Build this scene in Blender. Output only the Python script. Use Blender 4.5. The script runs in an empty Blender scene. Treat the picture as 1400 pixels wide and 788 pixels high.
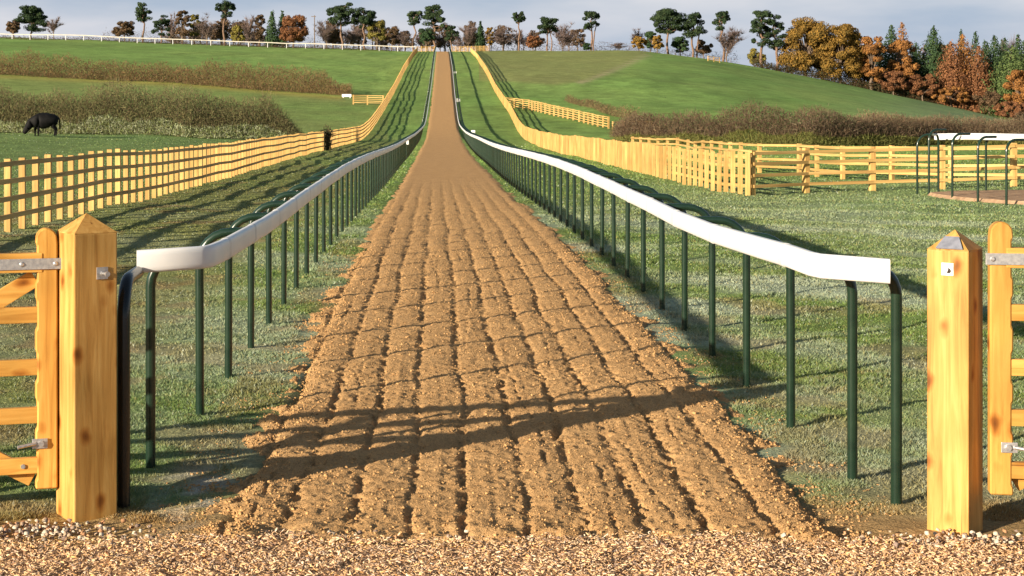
import bpy, bmesh, math, random
import numpy as np
from mathutils import Vector, Matrix
R = math.radians
rnd = random.Random(7)
rng = np.random.default_rng(11)
sc = bpy.context.scene
COL = sc.collection

# ---------------------------------------------------------------- camera
F, VX, VY, CH = 2400.0, 598.0, 140.0, 1.9       # focal length (px at 1400 wide), vanishing point, eye height
cam = bpy.data.cameras.new('camera')
cam.sensor_width = 36; cam.lens = F / 1400 * 36
cam.shift_x = (700 - VX) / 1400; cam.shift_y = -(394 - VY) / 1400
cam.clip_start = .1; cam.clip_end = 5000
co = bpy.data.objects.new('camera', cam); COL.objects.link(co)
co.location = (0, 0, CH); co.rotation_euler = (R(90), 0, 0)
sc.camera = co

# ---------------------------------------------------------------- light
SUN_EL, SUN_TH = 14.0, 42.5                       # elevation; shadows fall towards (cos, sin) of SUN_TH
w = bpy.data.worlds.new("World"); sc.world = w; w.use_nodes = True
nt = w.node_tree; nt.nodes.clear()
def N(t, kind, **kw):
    n = t.nodes.new(kind)
    for k, v in kw.items(): setattr(n, k, v)
    return n
out = N(nt, 'ShaderNodeOutputWorld'); bg = N(nt, 'ShaderNodeBackground')
sky = N(nt, 'ShaderNodeTexSky', sky_type='NISHITA', sun_disc=False, sun_elevation=R(SUN_EL), sun_rotation=R(270 - SUN_TH))
tcw = N(nt, 'ShaderNodeTexCoord'); mpw = N(nt, 'ShaderNodeMapping'); mpw.inputs['Scale'].default_value = (5, 5, 22)
nz = N(nt, 'ShaderNodeTexNoise'); nz.inputs['Scale'].default_value = 1.25; nz.inputs['Detail'].default_value = 5
rp = N(nt, 'ShaderNodeValToRGB')
rp.color_ramp.elements[0].position = .36; rp.color_ramp.elements[0].color = (3.8, 4.65, 6.1, 1)
rp.color_ramp.elements[1].position = .62; rp.color_ramp.elements[1].color = (6.5, 6.6, 7.3, 1)
mx = N(nt, 'ShaderNodeMixRGB')
L = nt.links.new
# cloud bank low over the horizon thinning to clear blue overhead
sx = N(nt, 'ShaderNodeSeparateXYZ'); L(tcw.outputs['Generated'], sx.inputs[0])
cov = N(nt, 'ShaderNodeMapRange', interpolation_type='SMOOTHSTEP'); L(sx.outputs['Z'], cov.inputs['Value'])
for k_, v_ in (('From Min', .04), ('From Max', .20), ('To Min', .9), ('To Max', .06)): cov.inputs[k_].default_value = v_
L(cov.outputs[0], mx.inputs[0])
L(tcw.outputs['Generated'], mpw.inputs[0]); L(mpw.outputs[0], nz.inputs['Vector']); L(nz.outputs['Fac'], rp.inputs[0])
L(sky.outputs[0], mx.inputs[1]); L(rp.outputs[0], mx.inputs[2]); L(mx.outputs[0], bg.inputs[0]); L(bg.outputs[0], out.inputs[0])
bg.inputs[1].default_value = 0.055
sl = bpy.data.lights.new('sun', 'SUN'); sl.energy = 5.0; sl.angle = R(.5); sl.color = (1, .86, .66)
so = bpy.data.objects.new('sun', sl); COL.objects.link(so)
th, el = R(SUN_TH), R(SUN_EL)
so.rotation_euler = Vector((math.cos(th) * math.cos(el), math.sin(th) * math.cos(el), -math.sin(el))).to_track_quat('-Z', 'Y').to_euler()
sc.view_settings.view_transform = 'Standard'; sc.view_settings.look = 'None'
sc.view_settings.gamma = 1; sc.view_settings.use_curve_mapping = False
sc.view_settings.exposure = 1.0

# ---------------------------------------------------------------- noise in numpy
def _h(i, j, s):
    n = (i.astype(np.int64) * 374761393 + j.astype(np.int64) * 668265263 + s * 1442695041) & 0xffffffff
    n = ((n ^ (n >> 13)) * 1274126177) & 0xffffffff
    return ((n ^ (n >> 16)) & 0xffff) / 65535.0
def vn(x, y, s=0):
    x = np.asarray(x, float); y = np.asarray(y, float)
    i = np.floor(x); j = np.floor(y); fx = x - i; fy = y - j
    fx = fx * fx * (3 - 2 * fx); fy = fy * fy * (3 - 2 * fy)
    a = _h(i, j, s); b = _h(i + 1, j, s); c = _h(i, j + 1, s); d = _h(i + 1, j + 1, s)
    return (a + (b - a) * fx) * (1 - fy) + (c + (d - c) * fx) * fy
def fbm(x, y, s=0, o=4):
    t = 0; a = .5; n = 0
    for k in range(o):
        t = t + a * vn(np.asarray(x) * 2 ** k, np.asarray(y) * 2 ** k, s + k * 17); n += a; a *= .5
    return t / n
def sst(a, b, x):
    t = np.clip((np.asarray(x, float) - a) / (b - a), 0, 1); return t * t * (3 - 2 * t)

# ---------------------------------------------------------------- lie of the land
_py = [-60, 5, 8, 22, 31, 42, 53, 71, 85, 100, 120, 138, 150, 164, 185, 203, 220, 263, 330, 402, 425, 600, 1500, 4000]
_pz = [0.0, 0, 0, .0, -.13, -.32, -.47, -.64, -.8, -.92, -1.0, -1.0, -.75, -.1, 1.1, 2.15, 3.3, 6.3, 10.2, 13.5, 14.2, 12, -12, -60]
_gy = np.arange(-60, 4000, 1.0); _gz = np.interp(_gy, _py, _pz)
_k = np.exp(-.5 * (np.arange(-9, 10) / 3.0) ** 2); _k /= _k.sum()
_gz = np.convolve(np.pad(_gz, 9, mode='edge'), _k, 'valid')
def prof(Y): return np.interp(Y, _gy, _gz)
_cy = [0, 50, 100, 140, 185, 220, 263, 402, 2000]; _cx = [.4, .37, .38, .5, .65, .8, .95, 1.27, 1.3]
def cx(Y): return np.interp(Y, _cy, _cx)
_gu = [0, .117, .15, .187, .23, .271, .333, .45, .8]; _gg = [1, 1, .9, .73, .5, .25, -.137, -.25, -.3]
def H(X, Y):
    X = np.asarray(X, float); Y = np.asarray(Y, float)
    z = prof(Y)
    u = np.where(Y > 20, X / np.maximum(Y, 20), 0)
    g = np.interp(u, _gu, _gg)
    z = -1 + (z + 1) * np.where(Y > 130, 1 + (g - 1) * sst(130, 200, Y), 1)
    z = z + .035 * np.minimum(np.maximum(-X - 8, 0), 200) * sst(30, 90, Y)
    z = z + .022 * np.clip(X - 8, 0, 16) * sst(28, 36, Y) * (1 - sst(55, 95, Y))
    off = np.abs(X - cx(Y))
    q = sst(1.6, 2.8, off)
    z = z + q * (fbm(X * .55, Y * .4, 3, 3) - .5) * .13 * sst(9, 14, Y)
    z = z + q * sst(4, 14, off) * sst(40, 90, Y) * (fbm(X * .05, Y * .05, 5, 3) - .5) * .9
    return z
def G(x, y): return float(H(x, y))
def hit(px, py):
    Y = np.arange(6, 600, .25); dx = (px - VX) / F; dz = -(py - VY) / F
    d = CH + dz * Y - H(dx * Y, Y)
    i = int(np.argmax(d < 0)) if (d < 0).any() else int(np.argmin(d))
    return dx * Y[i], float(Y[i])

# ---------------------------------------------------------------- object helpers
def tag(o, label=None, cat=None, group=None, kind=None):
    if label: o['label'] = label
    if cat: o['category'] = cat
    if group: o['group'] = group
    if kind: o['kind'] = kind
    return o
def empty(name, loc, label, cat, group=None, rz=0):
    o = bpy.data.objects.new(name, None); COL.objects.link(o); o.location = loc; o.rotation_euler = (0, 0, rz)
    o.empty_display_size = .2
    return tag(o, label, cat, group)
def link(name, me, mat=None, parent=None, loc=None):
    o = bpy.data.objects.new(name, me); COL.objects.link(o)
    if mat and not me.materials: me.materials.append(mat)
    if parent: o.parent = parent
    if loc is not None: o.location = loc
    return o
def npmesh(name, V, Fc, smooth=False, col=None):
    """V (n,3), Fc (m,k) all the same size"""
    me = bpy.data.meshes.new(name); V = np.asarray(V, np.float32); Fc = np.asarray(Fc, np.int32)
    m, k = Fc.shape
    me.vertices.add(len(V)); me.vertices.foreach_set('co', V.ravel())
    me.loops.add(m * k); me.loops.foreach_set('vertex_index', Fc.ravel())
    me.polygons.add(m); me.polygons.foreach_set('loop_start', np.arange(0, m * k, k, dtype=np.int32))
    me.polygons.foreach_set('loop_total', np.full(m, k, np.int32))
    if smooth: me.polygons.foreach_set('use_smooth', np.ones(m, bool))
    if col is not None:
        a = me.color_attributes.new('Col', 'FLOAT_COLOR', 'POINT')
        c = np.ones((len(V), 4), np.float32); c[:, :3] = col; a.data.foreach_set('color', c.ravel())
    me.update(); return me
def bmm(name, bm, smooth=False):
    me = bpy.data.meshes.new(name); bm.normal_update(); bm.to_mesh(me); bm.free()
    if smooth:
        for p in me.polygons: p.use_smooth = True
    return me
def box(bm, a, b, bev=0, M=None):
    r = bmesh.ops.create_cube(bm, size=1)
    vs = r['verts']
    for v in vs:
        v.co = Vector(((a[0] + b[0]) / 2 + v.co.x * (b[0] - a[0]), (a[1] + b[1]) / 2 + v.co.y * (b[1] - a[1]), (a[2] + b[2]) / 2 + v.co.z * (b[2] - a[2])))
    if bev:
        es = list({e for v in vs for e in v.link_edges})
        rr = bmesh.ops.bevel(bm, geom=es, offset=bev, segments=2, affect='EDGES', profile=.6)
        vs = list({v for f in rr['faces'] for v in f.verts} | {v for v in vs if v.is_valid})
    if M is not None:
        for v in vs: v.co = M @ v.co
    return vs
def boxme(name, a, b, bev=0):
    bm = bmesh.new(); box(bm, a, b, bev); return bmm(name, bm)
def prism(name, pts, y0, y1, bev=0):
    """polygon in XZ extruded along Y"""
    bm = bmesh.new()
    A = [bm.verts.new((x, y0, z)) for x, z in pts]; B = [bm.verts.new((x, y1, z)) for x, z in pts]
    bm.faces.new(A); bm.faces.new(B[::-1]); n = len(pts)
    for i in range(n): bm.faces.new((A[i], B[i], B[(i + 1) % n], A[(i + 1) % n]))
    bmesh.ops.recalc_face_normals(bm, faces=bm.faces)
    if bev: bmesh.ops.bevel(bm, geom=list(bm.edges), offset=bev, segments=1, affect='EDGES')
    return bmm(name, bm)
def tube(bm, pts, rad, n=10, cap=True):
    pts = [Vector(p) for p in pts]; rings = []
    rads = rad if isinstance(rad, (list, tuple)) else [rad] * len(pts)
    ref = None
    for i, p in enumerate(pts):
        t = (pts[min(i + 1, len(pts) - 1)] - pts[max(i - 1, 0)]).normalized()
        if ref is None: ref = Vector((1, 0, 0)) if abs(t.x) < .8 else Vector((0, 1, 0))
        a = (ref - t * ref.dot(t)).normalized(); b = t.cross(a); ref = a
        rings.append([bm.verts.new(p + (a * math.cos(2 * math.pi * k / n) + b * math.sin(2 * math.pi * k / n)) * rads[i]) for k in range(n)])
    for r0, r1 in zip(rings, rings[1:]):
        for k in range(n): bm.faces.new((r0[k], r0[(k + 1) % n], r1[(k + 1) % n], r1[k]))
    if cap:
        bm.faces.new([bm.verts.new(v.co) for v in rings[0][::-1]]); bm.faces.new([bm.verts.new(v.co) for v in rings[-1]])
def seg_matrix(p, q):
    p = Vector(p); q = Vector(q); d = q - p
    y = d.normalized(); z = Vector((0, 0, 1)); x = y.cross(z).normalized(); z = x.cross(y)
    M = Matrix((x, y, z)).transposed().to_4x4(); M.translation = p
    return M @ Matrix.Diagonal((1, d.length, 1, 1))

# ---------------------------------------------------------------- materials
def mat(name, rough=.9, spec=.2):
    m = bpy.data.materials.new(name); m.use_nodes = True
    b = m.node_tree.nodes['Principled BSDF']; b.inputs['Roughness'].default_value = rough
    b.inputs['Specular IOR Level'].default_value = spec
    return m, m.node_tree, b
def ramp(t, src, stops):
    r = N(t, 'ShaderNodeValToRGB'); e = r.color_ramp.elements
    while len(e) < len(stops): e.new(.5)
    for i, (p, c) in enumerate(stops):
        e[i].position = p; e[i].color = (*c, 1) if len(c) == 3 else c
    t.links.new(src, r.inputs[0]); return r.outputs[0]
def noise(t, scale, det=3, vec=None, sc3=None, rough=.5, dist=0, coord='Object'):
    n = N(t, 'ShaderNodeTexNoise'); n.inputs['Scale'].default_value = scale; n.inputs['Detail'].default_value = det
    n.inputs['Roughness'].default_value = rough; n.inputs['Distortion'].default_value = dist
    if vec is None: vec = N(t, 'ShaderNodeTexCoord').outputs[coord]
    if sc3:
        mp = N(t, 'ShaderNodeMapping'); mp.inputs['Scale'].default_value = sc3; t.links.new(vec, mp.inputs[0]); vec = mp.outputs[0]
    t.links.new(vec, n.inputs['Vector']); return n.outputs['Fac']
def mixc(t, a, b, f, mode='MIX'):
    m = N(t, 'ShaderNodeMixRGB', blend_type=mode)
    for s, v in ((0, f), (1, a), (2, b)):
        if hasattr(v, 'is_linked') or hasattr(v, 'links'): t.links.new(v, m.inputs[s])
        else: m.inputs[s].default_value = v if s == 0 else (*v, 1)
    return m.outputs[0]
def bump(t, b, h, strength, dist):
    n = N(t, 'ShaderNodeBump'); n.inputs['Strength'].default_value = strength; n.inputs['Distance'].default_value = dist
    t.links.new(h, n.inputs['Height']); t.links.new(n.outputs[0], b.inputs['Normal'])
def maths(t, op, a, b):
    m = N(t, 'ShaderNodeMath', operation=op)
    for s, v in ((0, a), (1, b)):
        if hasattr(v, 'links'): t.links.new(v, m.inputs[s])
        else: m.inputs[s].default_value = v
    return m.outputs[0]
def flat_noise_mat(name, c1, c2, scale, rough=.9, spec=.1, det=4, bs=0, bd=.01, lo=.35, hi=.65):
    m, t, b = mat(name, rough, spec)
    nn = noise(t, scale, det)
    t.links.new(ramp(t, nn, [(lo, c1), (hi, c2)]), b.inputs['Base Color'])
    if bs: bump(t, b, nn, bs, bd)
    return m

def wood_mat(name, c_dark, c_mid, c_light, knots=True, axis='z', scale=1.0):
    m, t, b = mat(name, .62, .25)
    tc = N(t, 'ShaderNodeTexCoord').outputs['Object']
    oi = N(t, 'ShaderNodeObjectInfo').outputs['Random']
    cb = N(t, 'ShaderNodeCombineXYZ')
    mul = maths(t, 'MULTIPLY', oi, 37.0)
    for k in range(3): t.links.new(mul, cb.inputs[k])
    add = N(t, 'ShaderNodeVectorMath', operation='ADD'); t.links.new(tc, add.inputs[0]); t.links.new(cb.outputs[0], add.inputs[1])
    v = add.outputs[0]
    s = {'z': (1, 1, .07), 'x': (.07, 1, 1), 'y': (1, .07, 1)}[axis]
    g1 = noise(t, 26 * scale, 5, v, s, .6, .8)
    g2 = noise(t, 90 * scale, 3, v, s)
    g3 = noise(t, 2.2 * scale, 3, v)
    c = ramp(t, g1, [(.3, c_dark), (.5, c_mid), (.68, c_light)])
    c = mixc(t, c, ramp(t, g3, [(.35, (.78, .78, .74)), (.65, (1.08, 1.06, 1.05))]), 1.0, 'MULTIPLY')
    h = maths(t, 'ADD', g1, maths(t, 'MULTIPLY', g2, .35))
    if knots:
        vo = N(t, 'ShaderNodeTexVoronoi'); mp = N(t, 'ShaderNodeMapping')
        mp.inputs['Scale'].default_value = {'z': (9, 9, 5.6), 'x': (5.6, 9, 9), 'y': (9, 5.6, 9)}[axis]
        t.links.new(v, mp.inputs[0])
        dn = N(t, 'ShaderNodeTexNoise'); dn.inputs['Scale'].default_value = 9; t.links.new(v, dn.inputs['Vector'])
        ad = N(t, 'ShaderNodeMixRGB', blend_type='ADD'); ad.inputs[0].default_value = .35
        t.links.new(mp.outputs[0], ad.inputs[1]); t.links.new(dn.outputs['Color'], ad.inputs[2])
        t.links.new(ad.outputs[0], vo.inputs['Vector']); vo.inputs['Scale'].default_value = 1; vo.inputs['Randomness'].default_value = 1
        k = ramp(t, vo.outputs['Distance'], [(.0, (.28, .17, .09)), (.12, (.50, .34, .20)), (.20, (.78, .64, .50)), (.31, (1, 1, 1))])
        c = mixc(t, c, k, 1.0, 'MULTIPLY')
    ck = noise(t, 55 * scale, 2, v, {'z': (1, 1, .018), 'x': (.018, 1, 1), 'y': (1, .018, 1)}[axis])
    c = mixc(t, c, ramp(t, ck, [(.25, (.35, .28, .2)), (.31, (1, 1, 1))]), .8, 'MULTIPLY')
    var = ramp(t, oi, [(0, (.86, .84, .8)), (1, (1.1, 1.08, 1.05))])
    c = mixc(t, c, var, 1.0, 'MULTIPLY')
    t.links.new(c, b.inputs['Base Color']); bump(t, b, h, .22, .004)
    return m
WD, WM, WL = (.38, .19, .045), (.52, .29, .08), (.62, .38, .125)
M_post = wood_mat('post_pine', WD, WM, WL)
M_gate = wood_mat('gate_pine', (.40, .19, .035), (.54, .29, .065), (.63, .37, .10), axis='x')
M_gatev = wood_mat('stile_pine', (.40, .19, .035), (.54, .29, .065), (.63, .37, .10), axis='z')
M_fence = wood_mat('fence_pine', (.44, .26, .09), (.56, .36, .13), (.66, .45, .18), knots=False, axis='z', scale=.5)
M_rail = wood_mat('fence_rail_pine', (.42, .25, .09), (.54, .35, .13), (.64, .44, .18), knots=False, axis='y', scale=.5)
M_cap = flat_noise_mat('weathered_endgrain', (.20, .17, .15), (.42, .35, .28), 40, .8, .1, bs=.3, bd=.004)
M_white = flat_noise_mat('white_plastic', (.66, .67, .69), (.76, .75, .74), 3, .38, .4)
M_joint = flat_noise_mat('white_plastic_joint', (.56, .56, .56), (.66, .65, .64), 6, .45, .4)
M_green = flat_noise_mat('green_paint', (.008, .022, .014), (.014, .034, .02), 8, .22, .6)
M_black = flat_noise_mat('black_paint', (.006, .008, .008), (.010, .012, .011), 8, .25, .5)
M_steel, t_, b_ = mat('galvanised_steel', .38, .5); b_.inputs['Metallic'].default_value = .75
t_.links.new(ramp(t_, noise(t_, 60, 4), [(.3, (.42, .42, .44)), (.7, (.68, .67, .66))]), b_.inputs['Base Color'])
M_lead = flat_noise_mat('grey_lead', (.16, .17, .21), (.24, .25, .30), 30, .6, .3)
M_cream = flat_noise_mat('cream_paint', (.50, .46, .40), (.62, .57, .50), 3, .5, .3)
M_marker = flat_noise_mat('marker_white', (.75, .75, .73), (.82, .82, .8), 5, .5, .3)

def col_mat(name, scales, amt, bs, bd, rough=1.0, transl=0):
    m, t, b = mat(name, rough, .05)
    a = N(t, 'ShaderNodeVertexColor', layer_name='Col').outputs[0]
    c = a; h = None
    for i, s in enumerate(scales):
        nn = noise(t, s, 4, rough=.6)
        lo = 1 - amt; hi = 1 + amt
        c = mixc(t, c, ramp(t, nn, [(.3, (lo, lo, lo)), (.7, (hi, hi, hi))]), 1.0, 'MULTIPLY')
        h = nn if h is None else maths(t, 'ADD', h, maths(t, 'MULTIPLY', nn, .5))
    t.links.new(c, b.inputs['Base Color'])
    if bs: bump(t, b, h, bs, bd)
    if transl:
        b.inputs['Transmission Weight'].default_value = 0
        tr = N(t, 'ShaderNodeBsdfTranslucent'); ms = N(t, 'ShaderNodeMixShader'); ms.inputs[0].default_value = transl
        t.links.new(c, tr.inputs[0]); o = t.nodes['Material Output']
        t.links.new(b.outputs[0], ms.inputs[1]); t.links.new(tr.outputs[0], ms.inputs[2]); t.links.new(ms.outputs[0], o.inputs[0])
    return m

# ---------------------------------------------------------------- ground sheet
def ground_col(X, Y, Z):
    """colour of the turf itself at a place (kind of grass, frost, dry stems)"""
    Ys = np.maximum(Y, 1); px = VX + F * X / Ys; py = VY + F * (CH - Z) / Ys
    def C(c): return np.array(c)[None, :]
    n1 = fbm((X + Y) * .8, (Y - X) * .28, 21, 4)[:, None]; n2 = fbm(X * .11, Y * .07, 22, 4)[:, None]; n3 = fbm(X * .35, Y * .18, 23, 4)[:, None]
    green = C((.14, .235, .065)); olive = C((.25, .24, .095)); frost = C((.44, .48, .40)); dry = C((.36, .26, .10)); brown = C((.22, .14, .07))
    far = sst(35, 75, Y)[:, None]
    c = green * (1 - .5 * n3) + olive * .5 * n3
    c = c * (1 - far) + (C((.185, .32, .08)) * (1 - .55 * n2) + C((.28, .33, .105)) * .55 * n2) * far
    off = X - cx(Y)
    m1 = fbm(X * .035, Y * .02, 24, 4)[:, None]; m2 = fbm(X * .6, Y * .12, 25, 3)[:, None]; m3 = fbm(X * 1.5, Y * .8, 26, 2)[:, None]
    c = c * (1 + far * ((m1 - .5) * .75 + (m2 - .5) * .5 + (m3 - .5) * .35))
    ol = np.clip((m1 - .5) * 3, 0, 1) * far * .4; c = c * (1 - ol) + C((.20, .215, .06)) * ol
    # frost on the near right turf and by the track
    near = (1 - sst(22, 45, Y))[:, None]
    fr = np.clip((n1 - .36) * 3.0, 0, 1) * near * np.where(X > 0, .6, .45)[:, None]
    fr = np.maximum(fr, (sst(24, 12, Y) * sst(.55, .72, fbm(X * 2.2, Y * 2.2, 27, 3)))[:, None] * .22)
    c = c * (1 - fr) + frost * fr
    mid = (sst(20, 32, Y) * (1 - sst(42, 60, Y)) * sst(3, 5, X))[:, None] * .30
    c = c * (1 - mid) + C((.30, .36, .22)) * mid
    # rough olive turf between the left rail and the left fence
    lf = (sst(-1.9, -2.8, X) * (1 - sst(-6.6, -8, X) * 0) * (1 - sst(110, 150, Y)) * sst(-9, -6.4, X))[:, None] * (.35 + .55 * n3)
    c = c * (1 - lf) + olive * .9 * lf
    sp = (sst(.6, .72, fbm(X * 1.6, Y * 1.1, 31, 4)) * (1 - sst(60, 110, Y)) * sst(-1.8, -2.5, X))[:, None] * .55
    c = c * (1 - sp) + brown * 1.2 * sp
    # bare, trodden soil right beside the track
    edge = (np.abs(off) < 1.75) & (Y < 25)
    e = (edge * sst(.42, .6, fbm(X * 3, Y * 2.2, 33, 4)))[:, None] * .35
    c = c * (1 - e) + brown * 1.3 * e
    bm_ = (sst(.56, .64, fbm(X * 1.7, Y * 1.7, 84, 3)) * (Y < 17))[:, None] * .45
    c = c * (1 - bm_) + C((.30, .22, .13)) * bm_
    e = ((1 - sst(7.9, 8.6, Y + .35 * (vn(X * 3, Y * 3, 8) - .5))) * 1.0)[:, None] * .9
    c = c * (1 - e) + C((.40, .25, .11)) * e
    pw = (np.exp(-((X + 1.15 + .12 * (Y - 8.4)) / .22) ** 2 - ((Y - 8.5) / .62) ** 2) * sst(.4, .62, fbm(X * 11, Y * 8, 35, 3)))[:, None] * .6
    c = c * (1 - pw) + C((.62, .57, .52)) * pw
    # upper right field: browner headland above a curved edge
    cur = np.interp(px, [600, 700, 760, 800, 850, 884, 900, 1500], [108, 113, 117, 112, 92, 76, 60, 60])
    br = (sst(2, -3, py - cur) * (Y > 150) * (px > 655) * (px < 900))[:, None] * .62
    c = c * (1 - br) + C((.25, .225, .095)) * br
    st = (np.exp(-((py - cur) / 2.2) ** 2) * (px > 790) * (px < 886) * (Y > 150))[:, None] * .7
    c = c * (1 - st) + C((.40, .33, .2)) * st
    rf = (sst(1080, 1330, px) * sst(105, 165, py) * (Y > 130))[:, None] * .6
    c = c * (1 - rf) + C((.26, .31, .18)) * rf
    # left hill: yellow dry strip under the upper hedge, mottled meadow below it
    hl = np.interp(px, [-400, 0, 240, 480, 520], [96, 102, 113, 133, 134])
    ys = (np.exp(-((py - hl - 3) / 3.2) ** 2) * (px < 470) * (Y > 130))[:, None] * (.3 + .7 * n2)
    c = c * (1 - ys) + C((.42, .33, .08)) * ys
    mm = (sst(0, 5, py - hl) * (px < 530) * (Y > 125) * (py < 190))[:, None] * (.15 + .6 * n2)
    c = c * (1 - mm) + C((.22, .235, .085)) * mm
    lo_ = (sst(-8, -9.5, X) * sst(25, 60, Y) * (1 - sst(125, 140, Y)))[:, None] * .6
    c = c * (1 - lo_) + C((.16, .22, .09)) * lo_
    return np.clip(c, 0, 1)

xs = np.concatenate([-np.geomspace(9, 1500, 95)[::-1][:-1], np.arange(-9, 9.001, .085), np.geomspace(9, 1500, 95)[1:]])
yl = [-60, -40, -25, -15, -8, -3, 0, 2, 4]; y = 5.0
while y < 440: yl.append(y); y += max(.055, y * .0105)
yl += list(np.geomspace(440, 3500, 26))
ys_ = np.array(yl)
def grid(xs, ys):
    nx, ny = len(xs), len(ys)
    Xg, Yg = np.meshgrid(xs, ys); i = np.arange(nx * ny).reshape(ny, nx)
    Fq = np.stack([i[:-1, :-1], i[:-1, 1:], i[1:, 1:], i[1:, :-1]], -1).reshape(-1, 4)
    return Xg.ravel(), Yg.ravel(), Fq
Xg, Yg, Fq = grid(xs, ys_)
Zg = H(Xg, Yg)
gcol = ground_col(Xg, Yg, Zg)
off = np.abs(Xg - cx(Yg))
Zg = Zg - .06 * (off < 1.3) * (Yg < 405)
Zg = Zg + (fbm(Xg * 6, Yg * 6, 41, 3) - .5) * .03 * (1 - sst(15, 30, Yg))
M_ground = col_mat('turf_ground', (.5, 2.5, 14, 60), .2, .7, .08)
g = link('ground', npmesh('ground', np.stack([Xg, Yg, Zg], 1), Fq, True, gcol), M_ground); tag(g, kind='structure', label='green hillside turf with frosty patches around the gallop')

# ---------------------------------------------------------------- the gallop (sand track)
WT = 1.43
def track_z(X, Y):
    u = X - cx(Y)
    wob = (vn(Y * .35, Y * 0, 51) - .5) * .05 + (vn(Y * 1.3, Y * 0, 52) - .5) * .05
    fade = 1 - sst(26, 58, Y)
    z = np.full_like(u, .032)
    for i in range(-6, 7):
        ph = i * .268 + .02
        c = ph + (vn(Y * .55 + i * 9.1, Y * 0 + i, 53) - .5) * .045 + wob * .6 + (vn(Y * 4 + i * 3.3, Y * 0, 54) - .5) * .015 + (vn(Y * 17 + i * 3.3, Y * 0, 50) - .5) * .014
        wd = .012 + .012 * vn(Y * 1.7 + i * 5, Y * 0, 55) + .014 * vn(Y * 13 + i * 5, Y * 0, 46)
        gap = sst(.36, .58, fbm(X * 26, Y * 13, 57, 2))
        dp = (.010 + .019 * vn(Y * .9 + i * 7.7, Y * 0, 56)) * (.18 + .95 * gap)
        z = z - dp * np.exp(-((u - c) / wd) ** 4) * fade
        c2 = c + .12 + (vn(Y * .8 + i, Y * 0, 58) - .5) * .10
        z = z - .016 * sst(.45, .75, vn(Y * .7 + i * 3, Y * 0, 59)) * gap * np.exp(-((u - c2) / .011) ** 4) * fade
        pit = sst(.52, .72, fbm(X * 34 + i, Y * 24, 49, 2)) * sst(.3, .6, vn(Y * 1.1 + i * 4, Y * 0, 48))
        z = z - .026 * pit * np.exp(-((u - c) / .045) ** 2) * fade + .0030 * (np.cos((u - c) / .268 * 2 * np.pi + np.pi)) * (np.abs(u - c) < .134) * fade
        z = z + .005 * np.exp(-((u - c + .028) / .02) ** 2) * fade * gap
    near = 1 - sst(14, 26, Y)
    z = z + (fbm(X * 9, Y * 7, 61, 2) - .5) * .012 * fade + (fbm(X * 30, Y * 26, 62, 3) - .5) * .020 * near
    # shallow cross ripples left by the harrow
    z = z + .0015 * np.sin(Y * 14 + 3 * vn(X * 2, Y * .5, 63)) * near
    rough_edge = fbm(X * 7 + 50, Y * 4.5, 64, 3)
    ed = WT + .07 + .04 * sst(10.5, 7.6, Y) + (fbm(Y * 1.4, np.sign(u) * 3 + Y * 0, 65, 3) - .5) * .24
    lump = np.clip((rough_edge - .5) * 5, -1, 1) * .022
    au = np.abs(u)
    z = z + lump * sst(ed - .38, ed - .05, au) * near
    z = z - .10 * sst(ed - .26, ed + .16, au)
    # ragged start where the sand meets the wood chips
    st = 7.52 + (fbm(X * 3, X * 0, 66, 3) - .5) * .25
    z = z + lump * .8 * (1 - sst(st + .1, st + .5, Y)) - .10 * (1 - sst(st - .12, st + .08, Y))
    z = z + .05 * np.exp(-((Y - 101) / .6) ** 2)
    return H(X, Y) + z
Vs, Fs, o_ = [], [], 0
for (y0, y1, dx, dy) in ((7.35, 12.5, .0115, .0145), (12.5, 22, .016, .028), (22, 60, .035, .10), (60, 150, .09, .4), (150, 403, .26, 1.2)):
    us = np.arange(-1.9, 1.9 + dx, dx); yy = np.append(np.arange(y0, y1, dy), y1)
    U, Y2, Fq = grid(us, yy); X2 = U + cx(Y2)
    Vs.append(np.stack([X2, Y2, track_z(X2, Y2)], 1)); Fs.append(Fq + o_); o_ += len(U)
me = npmesh('gallop_track', np.concatenate(Vs), np.concatenate(Fs), True)
m, t, b = mat('gallop_sand', .95, .08)
n1 = noise(t, 3.2, 4); n2 = noise(t, 130, 3, rough=.7); n3 = noise(t, 32, 3)
c = ramp(t, n1, [(.3, (.50, .295, .13)), (.7, (.60, .37, .17))])
c = mixc(t, c, ramp(t, n2, [(.34, (.34, .31, .32)), (.45, (1, 1, 1)), (.7, (1.15, 1.13, 1.1))]), .85, 'MULTIPLY')
c = mixc(t, c, ramp(t, n3, [(.3, (.8, .78, .76)), (.55, (1, 1, 1))]), .8, 'MULTIPLY')
t.links.new(c, b.inputs['Base Color']); bump(t, b, n2, .9, .012)
M_sand = m
tr = link('gallop_track', me, M_sand); tag(tr, kind='structure', label='harrowed orange sand gallop running straight up the hill')

# ---------------------------------------------------------------- running rails along the gallop
def hoop(name, arm, adir=(1, 0), h=1.115, r=.026, bend=.19, n=12, base=-.12):
    """one bent steel post: upright, quarter bend, short arm towards the rail"""
    bm = bmesh.new(); a = Vector((adir[0], adir[1], 0)).normalized()
    bend = min(bend, arm * .9)
    pts = [Vector((0, 0, base)), Vector((0, 0, .5)), Vector((0, 0, h - bend))]
    for k in range(1, 7):
        q = k / 6 * math.pi / 2
        pts.append(a * bend * (1 - math.cos(q)) + Vector((0, 0, h - bend + bend * math.sin(q))))
    pts.append(a * arm + Vector((0, 0, h)))
    tube(bm, pts, r, n)
    return bmm(name, bm, True)
def rail_profile(hh=.057, dd=.027, n=16):
    P = []
    for k in range(n):
        q = 2 * math.pi * (k + .5) / n
        cx_, sz = math.cos(q), math.sin(q)
        P.append((dd * math.copysign(abs(cx_) ** .55, cx_), hh * math.copysign(abs(sz) ** .45, sz)))
    return P
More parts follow.
